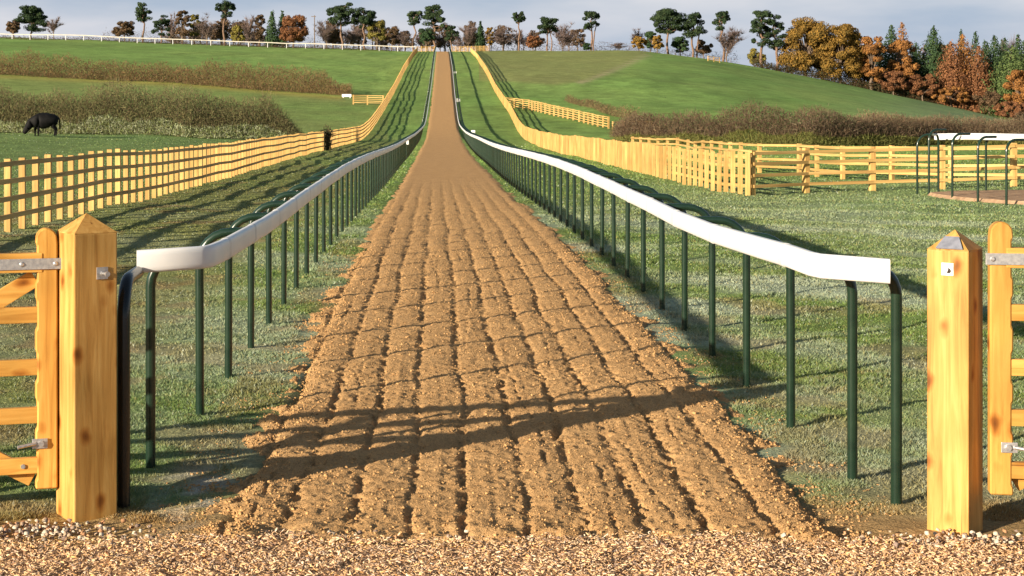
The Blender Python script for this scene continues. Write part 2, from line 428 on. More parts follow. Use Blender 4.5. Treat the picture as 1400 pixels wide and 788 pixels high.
def rail_seg(name, pts, mat_, parent, s=1.0, sub=True):
    bm = bmesh.new(); P = rail_profile(.057 * s, .027 * s, 16 if sub else 8); rings = []
    pts = [Vector(p) for p in pts]
    for i, p in enumerate(pts):
        tt = pts[min(i + 1, len(pts) - 1)] - pts[max(i - 1, 0)]; tt.z = 0; tt.normalize(); sd = Vector((tt.y, -tt.x, 0))
        rings.append([bm.verts.new(p + sd * a + Vector((0, 0, b_))) for a, b_ in P])
    n = len(P)
    for r0, r1 in zip(rings, rings[1:]):
        for k in range(n): bm.faces.new((r0[k], r0[(k + 1) % n], r1[(k + 1) % n], r1[k]))
    bm.faces.new([bm.verts.new(v.co) for v in rings[0][::-1]]); bm.faces.new([bm.verts.new(v.co) for v in rings[-1]])
    me = bmm(name, bm, sub)
    for p in me.polygons:
        if len(p.vertices) > 4: p.use_smooth = False
    return link(name, me, mat_, parent)
def catmull(P, n=8):
    P = [Vector(p) for p in P]; P = [P[0] * 2 - P[1]] + P + [P[-1] * 2 - P[-2]]; o = []
    for i in range(1, len(P) - 2):
        for k in range(n):
            t = k / n; a, b, c, d = P[i - 1:i + 3]
            o.append(.5 * ((2 * b) + (c - a) * t + (2 * a - 5 * b + 4 * c - d) * t * t + (3 * b - a - 3 * c + d) * t ** 3))
    o.append(P[-2]); return o
def gallop_rail(label, side):
    if side < 0:
        near = [(-1.49, 8.70), (-1.33, 8.705), (-1.24, 8.72), (-1.185, 8.76), (-1.15, 8.86), (-1.135, 9.2), (-1.12, 10.9)]; roff, poff = -1.50, -1.83
        posts = [(-1.466, 8.2), (-1.487, 9.1)]; y0 = 10.62
        ends = [((-.03, 1), .46, .031), None]
    else:
        near = [(2.07, 8.03), (1.92, 8.04), (1.82, 8.055), (1.77, 8.09), (1.745, 8.18), (1.735, 8.7), (1.71, 9.3), (1.67, 10.6), (1.64, 12.0)]; roff, poff = 1.25, 1.67
        posts = [(2.17, 8.30), (2.08, 8.8)]; y0 = 10.25
        ends = [((-1, -.2), .14, .027), None]
    root = empty('running_rail', (0, 8, 0), label, 'running rail', 'white running rails either side of the gallop')
    root.location = (0, 0, 0)
    path = [Vector((a, b, 0)) for a, b in near]
    yy = path[-1].y + .3
    pts = list(path)
    while yy < 402: pts.append(Vector((cx(yy) + roff, yy, 0))); yy += 1.45
    ar = np.array([(p.x, p.y) for p in pts])
    def rx(Y): return float(np.interp(Y, ar[:, 1], ar[:, 0]))
    tops = {}
    def rz(x_, y_): return float(prof(y_)) + 1.105 + .002 * math.sin(y_ * 1.9 + side) + (.022 if side < 0 else .042) * max(0, min(1, (10.5 - y_) / 2)) - .02 * max(0, min(1, (abs(x_ - .25) - 1.5) / .3)) * (y_ < 8.8)
    P3 = [Vector((p.x, p.y, rz(p.x, p.y))) for p in pts]
    # posts
    Ys = [posts[0][1], posts[1][1]]; y = y0
    while y < 400: Ys.append(y); y += 1.46
    std = hoop('rail_post', abs(poff - roff) + .0, (-side, 0))
    std_far = hoop('rail_post_far', abs(poff - roff), (-side, 0), n=6)
    for i, Y in enumerate(Ys):
        if i < 2:
            X = posts[i][0]
            if i == 0: me = hoop('end_post_bend', ends[0][1], ends[0][0], 1.06 if side < 0 else 1.115, ends[0][2], .17, 14)
            else: me = hoop('rail_post_near', abs(rx(Y) - X), (-side, 0), 1.115, n=14, bend=.17)
            mt = M_black if (i == 0 and side < 0) else M_green
        else:
            X = cx(Y) + poff; me = std if Y < 60 else std_far; mt = M_green
            if Y < 13.5: me = hoop('rail_post_near', abs(rx(Y) - X) - .005, (-side, 0), 1.115, n=14)
        o = link('post', me, mt, root, (X, Y, float(prof(Y))))
        if i >= 2: o.rotation_euler = (rnd.uniform(-.006, .006), rnd.uniform(-.006, .006), rnd.uniform(-.03, .03))
    # rail in sections butted at sleeves
    cuts = [P3[0].y, 8.75 if side > 0 else 9.4]; y = 10.6
    while y < 402: cuts.append(y); y += (1.46 if y < 70 else (4.38 if y < 200 else 8.76))
    for a, b in zip(cuts, cuts[1:]):
        ins = [p for p in P3 if a + .03 < p.y < b - .03]
        def at(yq): return Vector((rx(yq), yq, rz(rx(yq), yq)))
        seg = [at(a)] + ins + [at(b)]
        dz = rnd.uniform(-.001, .001)
        for p in seg: p.z += dz
        rail_seg('rail', seg, M_white, root, 1.0, a < 60)
        if 8.3 < b < 45: rail_seg('joint_sleeve', [at(b - .035), at(b), at(b + .035)], M_joint, root, 1.03, True)
    return root
gallop_rail('white plastic running rail on green posts along the left edge of the sand gallop', -1)
gallop_rail('white plastic running rail on green posts along the right edge of the sand gallop', 1)

# ---------------------------------------------------------------- gate posts and gates
def gate_post(x, y, s, rot, h, hp, label):
    root = empty('gate_post', (x, y, G(x, y)), label, 'gate post', 'square pine gate posts', R(rot))
    root.location.z = 0
    bm = bmesh.new(); a = s / 2
    box(bm, (-a, -a, -.25), (a, a, h - .003), .006)
    link('post_shaft', bmm('post_shaft', bm), M_post, root)
    bm = bmesh.new(); a -= .001
    B = [bm.verts.new((sx * a, sy * a, h)) for sx, sy in ((-1, -1), (1, -1), (1, 1), (-1, 1))]
    B2 = [bm.verts.new((sx * a, sy * a, h - .004)) for sx, sy in ((-1, -1), (1, -1), (1, 1), (-1, 1))]
    T = bm.verts.new((0, 0, h + hp))
    for k in range(4):
        bm.faces.new((B[k], B[(k + 1) % 4], T)); bm.faces.new((B2[k], B2[(k + 1) % 4], B[(k + 1) % 4], B[k]))
    bm.faces.new(B2[::-1])
    me = bmm('post_cap', bm); me.materials.append(M_post); me.materials.append(M_cap)
    cap = link('post_cap', me, None, root)
    for p in me.polygons:
        if p.normal.z > .3 and p.normal.x > .3: p.material_index = 1
    return root
LP = gate_post(-1.615, 8.08, .21, 35, 1.305, .085, 'square pine gate post left of the gallop with steel bolt on its right face')
RP = gate_post(2.30, 7.80, .188, 54, 1.25, .085, 'square pine gate post right of the gallop with grey patch on its pointed cap')
# fittings; face normals in post space: -Y face looks to the right of the camera for the left post
def plate_bolt(root, face, s, z, u=0, w=.035, bolt=.07, name='catch_plate'):
    a = s / 2
    bm = bmesh.new()
    if face == '+x': M = Matrix.Translation((a, u, z)) @ Matrix.Rotation(R(90), 4, 'Y')
    elif face == '-x': M = Matrix.Translation((-a, u, z)) @ Matrix.Rotation(R(-90), 4, 'Y')
    elif face == '-y': M = Matrix.Translation((u, -a, z)) @ Matrix.Rotation(R(90), 4, 'X')
    box(bm, (-w / 2, -w / 2, -.001), (w / 2, w / 2, .004), .001, M)
    pl = link(name, bmm(name, bm), M_steel, root)
    bm = bmesh.new(); tube(bm, [M @ Vector((0, 0, .003)), M @ Vector((0, 0, .012))], .011, 6); tube(bm, [M @ Vector((0, 0, .012)), M @ Vector((0, 0, bolt))], .006, 10)
    tube(bm, [M @ Vector((0, 0, bolt)), M @ Vector((0, 0, bolt + .012))], .012, 10)
    link('eye_bolt', bmm('eye_bolt', bm, True), M_steel, pl)
plate_bolt(LP, '-y', .21, 1.12, .03, .055, .05)
plate_bolt(RP, '-x', .188, 1.165, .0, .055, .02)
bm = bmesh.new()   # lead patch lying on the cap of the right post (its camera-side slope)
def capz(px_, h=1.25, hp=.085, a=.094): return h + hp * (1 - abs(px_) / a)
vs_ = []
for (x_, y_) in ((-.0925, -.068), (-.0925, .052), (-.040, .030), (-.040, -.034)): vs_.append((x_, y_, capz(x_)))
A = [bm.verts.new((x_ - .003, y_, z_ + .003)) for x_, y_, z_ in vs_]; B = [bm.verts.new((x_ - .006, y_, z_ + .008)) for x_, y_, z_ in vs_]
bm.faces.new(B); bm.faces.new(A[::-1])
for k in range(4): bm.faces.new((A[k], A[(k + 1) % 4], B[(k + 1) % 4], B[k]))
bmesh.ops.recalc_face_normals(bm, faces=bm.faces)
link('lead_patch', bmm('lead_patch', bm), M_lead, RP)

def field_gate(x, y, rot, length, label, sgn):
    """local +X runs from the hinge stile along the gate"""
    root = empty('field_gate', (x, y, 0), label, 'gate', 'five bar pine gates beside the gallop', R(rot))
    # stile: round-topped upright with chamfered inner arris between bars
    w = .098; top = 1.325; pts = [(0, .127), (w * .75, .127), (w, .15)]
    for hb in (.235, .465, .685, .925, 1.165):
        pts += [(w, hb - .075), (w, hb + .055)] if hb < 1.1 else [(w, hb - .08)]
    pts = [(0, .127), (w, .127)]
    for hb in (.235, .465, .685, .925):
        pts += [(w, hb - .075), (w - .007, hb - .062), (w - .007, hb + .062), (w, hb + .075)]
    pts += [(w, 1.07), (w - .007, 1.08), (w - .007, 1.243), (w, 1.25)]
    for k in range(1, 8):
        q = k / 8 * math.pi; pts.append((w / 2 + w / 2 * math.cos(q), 1.268 + .055 * math.sin(q)))
    pts.append((0, 1.25))
    st = link('stile', prism('stile', pts, -.04, .04, .006), M_gatev, root)
    for hb, t_, hh in ((.235, .022, .036), (.465, .022, .036), (.685, .022, .036), (.925, .022, .036), (1.165, .032, .044)):
        bm = bmesh.new(); box(bm, (w - .03, -t_ - .012, hb - hh), (length - .08, t_ - .018, hb + hh), .004)
        link('bar', bmm('bar', bm), M_gate, root)
    bm = bmesh.new(); box(bm, (length - .08, -.035, .127), (length, .035, 1.3), .006); link('stile', bmm('stile_end', bm), M_gatev, root)
    def brace(p, q, yy):
        d = Vector((q[0] - p[0], 0, q[1] - p[1])); L_ = d.length; ang = math.atan2(d.z, d.x)
        M = Matrix.Translation((p[0], yy, p[1])) @ Matrix.Rotation(-ang, 4, 'Y')
        bm = bmesh.new(); box(bm, (0, -.014, -.04), (L_, .014, .04), .003, M); link('brace', bmm('brace', bm), M_gate, root)
    brace((w + .01, .17), (length * .55, 1.11), .024)
    if sgn < 0: brace((w - .0, 1.09), (length * .45, .25), .030)
    # top hinge strap with bolts, lower hinge
    bm = bmesh.new(); box(bm, (-.02, -.0505, 1.135), (.62, -.0445, 1.185), .001); s = link('hinge_strap', bmm('hinge_strap', bm), M_steel, root)
    for bx_ in (.01, .16, .42):
        bm = bmesh.new(); tube(bm, [(bx_, -.0505, 1.16), (bx_, -.0535, 1.16), (bx_, -.058, 1.16)], [.011, .011, .006], 12); link('bolt', bmm('bolt', bm, True), M_steel, s)
    bm = bmesh.new(); box(bm, (.045, -.050, .315), (.115, -.0405, .36), .002); s = link('lower_hinge', bmm('lower_hinge', bm), M_steel, root)
    bm = bmesh.new(); tube(bm, [(.10, -.055, .34), (.18, -.075, .33)], .008, 10); tube(bm, [(.075, -.050, .338), (.075, -.062, .338)], .014, 6); link('hinge_pin', bmm('hinge_pin', bm, True), M_steel, s)
    bm = bmesh.new(); tube(bm, [(.155, -.034, .235), (.155, -.041, .235)], .011, 8); link('bolt', bmm('bolt_low', bm), M_steel, root)
    return root
# left gate: hinge by the left post, running left and a little towards the camera
g1 = field_gate(-1.755, 8.10, 180 + 16, 3.3, 'pine five bar gate left of the left gate post, grey strap on its top bar', -1)
# mirrored faces: flip so that fittings look at the camera
for ch in list(g1.children):
    for m_ in [ch] + list(ch.children):
        me = m_.data
        for v in me.vertices: v.co.y = -v.co.y
        me.flip_normals()
g2 = field_gate(2.425, 7.72, -9, 3.0, 'pine five bar gate right of the right gate post, pale strap on its top bar', 1)
g2.location.z = .055

# ---------------------------------------------------------------- post and rail fences
PM = boxme('fence_post_mesh', (-.05, -.05, -.15), (.05, .05, 1), .006)
PMf = boxme('fence_post_far', (-.05, -.05, -.15), (.05, .05, 1))
PM.materials.append(M_fence); PMf.materials.append(M_fence)
RM = boxme('fence_rail_mesh', (-.019, 0, -.037), (.019, 1, .037)); RM.materials.append(M_rail)
def fence(name, label, pts, pitch, hgt, rails, side, bay=2, group=None, lim=300, pw=1.0, rw=1.0, cat='fence'):
    """posts along the polyline pts (x, y), rails on side (+1: to the right of the direction of travel)"""
    P = [Vector((a, b, 0)) for a, b in pts]
    root = empty(name, (P[0].x, P[0].y, G(P[0].x, P[0].y)), label, cat, group)
    inv = Matrix.Translation(root.location).inverted()
    st = []; 
    cum = [0]
    for a, b in zip(P, P[1:]): cum.append(cum[-1] + (b - a).length)
    n = max(1, round(cum[-1] / pitch))
    for i in range(n + 1):
        s = cum[-1] * i / n
        k = max(j for j in range(len(cum)) if cum[j] <= s + 1e-6); k = min(k, len(P) - 2)
        q = P[k] + (P[k + 1] - P[k]) * ((s - cum[k]) / (cum[k + 1] - cum[k]))
        st.append(Vector((q.x, q.y, G(q.x, q.y))))
    dirs = [(st[min(i + 1, n)] - st[max(i - 1, 0)]) for i in range(n + 1)]
    far = []
    hts = []
    for i, p in enumerate(st):
        h = hgt * (1 + rnd.uniform(-.012, .012)); hts.append(h)
        a = math.atan2(dirs[i].y, dirs[i].x) - math.pi / 2 + rnd.uniform(-.05, .05)
        M = Matrix.Translation(p) @ Matrix.Rotation(a, 4, 'Z') @ Matrix.Diagonal((pw * rnd.uniform(.94, 1.06), pw, h, 1))
        if i < lim:
            o = bpy.data.objects.new('post', PM if p.y < 60 else PMf); COL.objects.link(o); o.parent = root; o.matrix_local = inv @ M
        else: far.append(M)
    fr = []; cnt = 0
    idx = list(range(0, n, bay))
    for i0 in idx:
        i1 = min(i0 + bay, n)
        for hr in rails:
            A, B = st[i0].copy(), st[i1].copy()
            d = (B - A); d.z = 0; d.normalize(); sd = Vector((d.y, -d.x, 0)) * side * (.05 * pw + .021)
            ov = .0 if i0 == 0 else .0
            A = A + sd + Vector((0, 0, hr + rnd.uniform(-.006, .006))); B = B + sd + Vector((0, 0, hr + rnd.uniform(-.006, .006)))
            if bay > 1 and i1 - i0 > 1:
                pass
            M = seg_matrix(A - d * .02 if i0 == 0 else A + d * .003, B + d * .05 if i1 == n else B - d * .003) @ Matrix.Diagonal((1, 1, rw, 1))
            if cnt < lim:
                o = bpy.data.objects.new('rail', RM); COL.objects.link(o); o.parent = root; o.matrix_local = inv @ M
            else: fr.append(M)
            cnt += 1
    def joined(nm, me, Ms, mt):
        if not Ms: return
        V = np.empty(len(me.vertices) * 3, np.float32); me.vertices.foreach_get('co', V); V = V.reshape(-1, 3)
        Fc = np.array([list(p.vertices) for p in me.polygons]); VV, FF = [], []
        for k, M in enumerate(Ms):
            A = np.array(inv @ M); VV.append(V @ A[:3, :3].T + A[:3, 3]); FF.append(Fc + k * len(V))
        o = link(nm, npmesh(nm, np.concatenate(VV), np.concatenate(FF)), mt, root); tag(o, kind='stuff')
    joined('distant_posts', PMf, far, M_fence); joined('distant_rails', RM, fr, M_rail)
    return root
GF = 'new pine post and rail fences'
fence('post_and_rail_fence', 'long pine fence of close set posts running up the left side of the gallop',
      [(-6.5, 15.5), (-6.55, 40), (-6.75, 70), (-6.9, 100), (-6.0, 128), (-5.65, 178), (-5.2, 237), (-4.7, 330), (-4.5, 396)], .93, 1.12, (.25, .52, .78, 1.04), 1, 4, GF)
fence('post_and_rail_fence', 'long pine fence of close set posts running up the right side of the gallop',
      [(7.25, 41), (7.0, 54), (7.0, 85), (6.6, 110), (6.9, 140), (7.35, 178), (7.2, 217), (7.3, 300), (7.5, 396)], .93, 1.02, (.22, .45, .70, .93), 1, 4, GF)
def pix(ps): return [hit(a, b) for a, b in ps]
fence('post_and_rail_fence', 'nearest pine paddock fence, joining the near end of the long right fence',
      [(7.36, 41.1)] + pix([(1091, 265), (1184, 262), (1275, 259.5), (1364, 257), (1480, 254)]), 1.75, 1.07, (.22, .47, .74, .99), 1, 1, GF, pw=1.35)
fence('post_and_rail_fence', 'further pine paddock fence with dipping rails, just in front of the brown hedge',
      pix([(865, 213), (940, 222), (1026, 236), (1083, 238), (1139, 245), (1196, 247), (1251, 249), (1309, 250), (1420, 251)]), 2.6, .98, (.22, .46, .70, .92), 1, 1, GF, pw=1.2)
fence('post_and_rail_fence', 'short pine fence stub running left from the long left fence on the hillside',
      pix([(483, 143), (491, 143), (508, 143.5), (524, 144)]), 1.5, 1.05, (.2, .4, .6, .8, 1.0), 1, 1, GF, pw=1.5)
fence('post_and_rail_fence', 'pine fence curving down the right hillside from the long fence to the scrub',
      pix([(691, 147), (703, 148), (721, 150), (740, 154.5), (758, 159), (776, 163), (794, 167.5), (812, 172), (832, 176)]), 1.62, 1.08, (.2, .42, .64, .86, 1.03), 1, 1, GF, pw=1.4)
fence('post_and_rail_fence', 'broken line of pale fence posts standing in the scrub beyond the right fence',
      pix([(838, 182), (852, 181), (868, 181), (891, 182)]), 1.0, .98, (.5, .92), 1, 1, GF, pw=1.3)
fence('post_and_rail_fence', 'low boarded pine fence closing the top of the hill just left of the sand gallop',
      [(-4.6, 398), (-.6, 398.2)], .9, 1.3, (.15, .4, .65, .9, 1.15), -1, 1, GF, pw=1.3, rw=1.2)
fence('post_and_rail_fence', 'low boarded pine fence closing the top of the hill just right of the sand gallop',
      [(3.3, 398.2), (11.5, 398)], .9, 1.3, (.15, .4, .65, .9, 1.15), -1, 1, GF, pw=1.3, rw=1.2)
fence('post_and_rail_fence', 'tiny length of pale fence beside the bare tree on the right skyline',
      pix([(968, 83.5), (984, 86)]), 1.3, 1.1, (.3, .6, .95), 1, 1, GF, pw=1.4, rw=1.6)

# white running rail along the top of the left hill
def ridge_rail():
    root = empty('running_rail', (0, 0, 0), 'distant white running rail along the skyline of the left hill under the trees', 'running rail')
    pts = [(-175, 388), (-100, 396), (-60, 398), (-30, 399), (-4.9, 400)]
    L_ = []; 
    for (a, b), (c, d) in zip(pts, pts[1:]):
        n = max(1, int(math.hypot(c - a, d - b) / 3.9))
        for k in range(n): L_.append((a + (c - a) * k / n, b + (d - b) * k / n))
    L_.append(pts[-1])
    me = boxme('ridge_post', (-.06, -.06, -.1), (.06, .06, 1.15)); me.materials.append(M_white)
    for (a, b) in L_: link('post', me, None, root, (a, b, G(a, b)))
    for (a, b), (c, d) in zip(L_, L_[1:]):
        o = bpy.data.objects.new('rail', RMW); COL.objects.link(o); o.parent = root
        o.matrix_local = seg_matrix((a, b - .12, G(a, b) + 1.15), (c, d - .12, G(c, d) + 1.15))
RMW = boxme('white_rail_mesh', (-.06, 0, -.10), (.06, 1, .10)); RMW.materials.append(M_cream)
ridge_rail()

# running rail with green hoops round the dirt patch on the right
def paddock_rail():
    root = empty('running_rail', (0, 0, 0), 'short white running rail on green hoops by the bare earth beyond the right gate', 'running rail')
    nearp = pix([(1270, 268), (1302, 273), (1337, 277), (1376, 281), (1418, 286), (1466, 291)])
    farp = pix([(1283, 267), (1348, 265), (1420, 264)])
    def hh(Y): return Y / F * 91
    for i, (x, y) in enumerate(nearp):
        h = hh(y) - .03; link('post', hoop('hoop', .52, (1, .55), h, .027, .24, 10), M_green, root, (x, y, G(x, y)))
    for i, (x, y) in enumerate(farp):
        h = (y / F) * (82 if i == 0 else 78); link('post', hoop('hoop', .42, (-.6 if i == 0 else .5, -1), h, .027, .2, 10), M_green, root, (x, y, G(x, y)))
    x, y = hit(1254, 267); link('post', hoop('hoop', .46, (1, .15), y / F * 82, .027, .27, 10), M_green, root, (x, y, G(x, y)))
    pts = []
    for px, py_, Y in ((1279, 186.5, 41.6), (1320, 186, 40.6), (1362, 186.5, 39.2), (1402, 187.5, 38), (1470, 189.5, 36.5)):
        pts.append(((px - VX) / F * Y, Y, CH - (py_ + .8 - VY) / F * Y))
    for a, b in zip(pts, pts[1:]): rail_seg('rail', [a, b], M_white, root, 1.35)
paddock_rail()
# bare earth patch
pp = pix([(1262, 268), (1300, 274), (1350, 279), (1420, 283), (1600, 286), (1600, 262), (1420, 263.5), (1350, 264.5), (1300, 266)])
bm = bmesh.new(); cxp = sum(p[0] for p in pp) / len(pp); cyp = sum(p[1] for p in pp) / len(pp)
rings = []
for s in (1.0, .93, .6, .3):
    ring = []
    for k in range(len(pp)):
        for j in range(4):
            a = Vector(pp[k]).lerp(Vector(pp[(k + 1) % len(pp)]), j / 4)
            f = s * (1 + (rnd.uniform(-.03, .03) if s > .9 else 0)); x = cxp + (a.x - cxp) * f; y = cyp + (a.y - cyp) * f
            ring.append(bm.verts.new((x, y, G(x, y) + (.07 if s < 1 else -.05))))
    rings.append(ring)
for r0, r1 in zip(rings, rings[1:]):
    for k in range(len(r0)): bm.faces.new((r0[k], r0[(k + 1) % len(r0)], r1[(k + 1) % len(r0)], r1[k]))
bm.faces.new(rings[-1]); bmesh.ops.recalc_face_normals(bm, faces=bm.faces)
M_earth = flat_noise_mat('bare_earth', (.30, .19, .12), (.44, .30, .19), 6, 1, .03, bs=.6, bd=.05)
tag(link('bare_earth_path', bmm('bare_earth_path', bm), M_earth), kind='structure', label='bare brown earth path under the green hoops')

# ---------------------------------------------------------------- wood chips in the foreground
M_chip = col_mat('wood_chips', (40,), .15, 0, 0)
def shards(P, lo, hi, flat, cols, seedr):
    n = len(P); L_ = seedr.uniform(lo, hi, n); W_ = L_ * seedr.uniform(.16 if flat < .9 else .4, .42 if flat < .9 else .8, n); T_ = W_ * flat
    yaw = seedr.uniform(0, 2 * np.pi, n); pit = seedr.normal(0, .35, n); rol = seedr.normal(0, .6, n)
    base = np.array([[-.5, -.5, -.5], [.5, -.35, -.5], [.5, .4, -.5], [-.5, .5, -.5], [-.42, -.4, .5], [.4, -.3, .5], [.45, .3, .5], [-.4, .42, .5]])
    V = base[None] * np.stack([L_, W_, T_], 1)[:, None, :] * seedr.uniform(.75, 1.2, (n, 8, 3))
    cr, sr = np.cos(rol)[:, None], np.sin(rol)[:, None]
    y_, z_ = V[..., 1] * cr - V[..., 2] * sr, V[..., 1] * sr + V[..., 2] * cr; V[..., 1], V[..., 2] = y_, z_
    cp, sp = np.cos(pit)[:, None], np.sin(pit)[:, None]
    x_, z_ = V[..., 0] * cp - V[..., 2] * sp, V[..., 0] * sp + V[..., 2] * cp; V[..., 0], V[..., 2] = x_, z_
    c_, s_ = np.cos(yaw)[:, None], np.sin(yaw)[:, None]
    x_, y_ = V[..., 0] * c_ - V[..., 1] * s_, V[..., 0] * s_ + V[..., 1] * c_; V[..., 0], V[..., 1] = x_, y_
    V = V + P[:, None, :]
    f = np.array([[4, 5, 6, 7], [0, 4, 7, 3], [1, 2, 6, 5], [0, 1, 5, 4], [3, 7, 6, 2]])
    Fc = (f[None] + (np.arange(n) * 8)[:, None, None]).reshape(-1, 4)
    return V.reshape(-1, 3), Fc, np.repeat(cols, 8, 0)
def chipfloor(X, Y): return (fbm(X * 3.2, Y * 3.2, 71, 3) - .4) * .05 + (fbm(X * 14, Y * 14, 72, 2) - .5) * .018
# base sheet under the chips
X2, Y2, Fq = grid(np.arange(-4.2, 4.6, .02), np.arange(5.6, 8.0, .02))
edge = 7.53 + (fbm(X2 * 1.3, X2 * 0, 73, 3) - .5) * .30
Z2 = .012 + chipfloor(X2, Y2) - .1 * sst(edge - .1, edge + .12, Y2)
cc = np.array([[.36, .23, .13]]) * (.7 + .6 * fbm(X2 * 5, Y2 * 5, 74, 3))[:, None]
o = link('wood_chip_path', npmesh('wood_chip_path', np.stack([X2, Y2, Z2], 1), Fq, True, cc), M_chip); tag(o, kind='structure', label='path of pale wood chips crossing in front of the gallop')
n = 85000
px_ = rng.uniform(-2.9, 3.6, n); py_ = rng.uniform(6.35, 7.78, n)
ed = 7.53 + (fbm(px_ * 1.3, px_ * 0, 73, 3) - .5) * .30 + rng.normal(0, .045, n)
k = py_ < ed; px_, py_ = px_[k], py_[k]; n = len(px_)
pal = np.array([(.76, .49, .26), (.66, .41, .23), (.82, .60, .38), (.50, .30, .17), (.72, .54, .40), (.26, .17, .13), (.80, .46, .19)])
cols = pal[rng.choice(len(pal), n, p=[.26, .2, .18, .13, .12, .05, .06])] * rng.uniform(.85, 1.12, (n, 1))
P = np.stack([px_, py_, .016 + chipfloor(px_, py_) + rng.uniform(0, .014, n)], 1)
V, Fc, cl = shards(P, .006, .024, .35, cols, rng)
tag(link('wood_chips', npmesh('wood_chips', V, Fc, False, cl), M_chip), 'loose pale wood chips spread across the foreground', 'wood chips', kind='stuff')
# stones heaped at the foot of the posts and along the ragged edge
n = 700; a = rng.choice(3, n, p=[.55, .25, .20])
sx = np.where(a == 0, rng.normal(-1.85, .25, n), np.where(a == 1, rng.normal(2.3, .2, n), rng.uniform(-2.6, 3.3, n)))
sy = np.where(a == 0, rng.normal(7.70, .08, n), np.where(a == 1, rng.normal(7.52, .06, n), rng.normal(7.57, .06, n)))
palS = np.array([(.60, .50, .38), (.52, .38, .26), (.66, .58, .46), (.30, .22, .18), (.55, .30, .16)])
cols = palS[rng.choice(5, n)] * rng.uniform(.8, 1.1, (n, 1))
V, Fc, cl = shards(np.stack([sx, sy, .02 + rng.uniform(-.005, .015, n)], 1), .009, .025, 1.0, cols * .9, rng)
tag(link('stones', npmesh('stones', V, Fc, False, cl), M_chip), 'small pale stones at the feet of the gate posts and along the edge of the chips', 'stones', kind='stuff')
# clods of sand along the grooves and edges of the gallop
n = 11000; cy_ = 7.5 + (rng.random(n) ** 1.7) * 16
side_ = rng.choice(3, n, p=[.3, .36, .34])
uu = np.where(side_ == 0, rng.uniform(-1.35, 1.35, n), np.where(side_ == 1, -WT + rng.normal(0, .15, n), WT + rng.normal(0, .15, n)))
cxx = uu + cx(cy_)
zz = np.maximum(track_z(cxx, cy_), H(cxx, cy_) - .005)
cols = np.array([[.53, .315, .14]]) * rng.uniform(.7, 1.05, (n, 1))
V, Fc, cl = shards(np.stack([cxx, cy_, zz + .004], 1), .006, .017, 1.0, cols, rng)
tag(link('sand_clods', npmesh('sand_clods', V, Fc, False, cl), M_chip), 'crumbled clods of orange sand scattered over the edges of the gallop', 'sand clods', kind='stuff')

# fine crumb of the raked surface
n = 130000; cy_ = 1 / (1 / 7.4 - rng.random(n) * (1 / 7.4 - 1 / 60)); uu = rng.uniform(-1.5, 1.5, n); cxx = uu + cx(cy_)
P = np.stack([cxx, cy_, track_z(cxx, cy_) - .001], 1); r_ = rng.uniform(.002, .0055, n) * (cy_ / 8) ** .5 * sst(60, 25, cy_) ; a_ = rng.uniform(0, 6.283, n)
tri = [P + np.stack([np.cos(a_ + k_) * r_, np.sin(a_ + k_) * r_, 0 * r_], 1) for k_ in (0, 2.1, 4.2)]
top_ = P + np.stack([rng.normal(0, .3, n) * r_, rng.normal(0, .3, n) * r_, r_ * rng.uniform(.7, 1.5, n)], 1)
V = np.stack(tri + [top_], 1).reshape(-1, 3); f = np.array([[0, 1, 3], [1, 2, 3], [2, 0, 3]])
Fc = (f[None] + (np.arange(n) * 4)[:, None, None]).reshape(-1, 3)
cols = np.array([[.55, .33, .148]]) * rng.choice([.6, .85, 1.0, 1.06], n, p=[.12, .3, .4, .18])[:, None]
tag(link('sand_crumb', npmesh('sand_crumb', V, Fc, False, np.repeat(cols, 4, 0)), M_chip), 'fine loose crumb lying on the harrowed orange sand', 'sand crumb', kind='stuff')

# ---------------------------------------------------------------- grass blades on the near turf
n = 820000
Yb = 1 / (1 / 7.7 - rng.random(n) * (1 / 7.7 - 1 / 120))   # density falls with distance squared ...
Xb = (rng.uniform(-640, 860, n)) / F * Yb                 # ... once spread across the view
offb = Xb - cx(Yb)
wobL = (fbm(Yb * 1.4, Yb * 0 - 3 * (offb < 0) + 3 * (offb > 0), 65, 3) - .5) * .34
tuft = fbm(Xb * 4.2, Yb * 3.2, 81, 3)
keep = (np.abs(offb) > WT + wobL + .02 + .16 * (vn(Xb * 5, Yb * 5, 82) - .3)) & (rng.random(n) < .35 + .9 * tuft) & (Yb > 7.85 + .3 * vn(Xb * 3, Yb * 0, 83))
bare = fbm(Xb * 1.7, Yb * 1.7, 84, 3)
keep &= ~((np.exp(-((Xb + 1.15 + .12 * (Yb - 8.4)) / .22) ** 2 - ((Yb - 8.5) / .6) ** 2) > .3) & (rng.random(n) < .85))
keep &= ~((bare > .63) & (Yb < 16) & (rng.random(n) < .75))
Xb, Yb, tuft = Xb[keep], Yb[keep], tuft[keep]; n = len(Xb)
zb = H(Xb, Yb) + (fbm(Xb * 6, Yb * 6, 41, 3) - .5) * .03 * (1 - sst(15, 30, Yb)) - .006
dist = Yb / 8
dist = np.maximum(dist, 1.0); hb = (.012 + .036 * tuft * tuft * 1.6 + rng.uniform(0, .012, n)) * (1 + .22 * (dist - 1) ** .8 * (dist > 1)) ** .9; wb = (.0030 + rng.uniform(0, .002, n)) * dist ** .9
yaw = rng.uniform(0, 2 * np.pi, n); ln = rng.uniform(.1, .9, n) * hb; la = rng.uniform(0, 2 * np.pi, n)
dx_, dy_ = np.cos(yaw) * wb, np.sin(yaw) * wb
hb = hb * np.where(Xb < -2.4, .42, .58); b0 = np.stack([Xb - dx_, Yb - dy_, zb], 1); b1 = np.stack([Xb + dx_, Yb + dy_, zb], 1)
tp = np.stack([Xb + np.cos(la) * ln, Yb + np.sin(la) * ln, zb + hb], 1)
V = np.stack([b0, b1, tp], 1).reshape(-1, 3)
Fc = np.arange(n * 3).reshape(-1, 3)
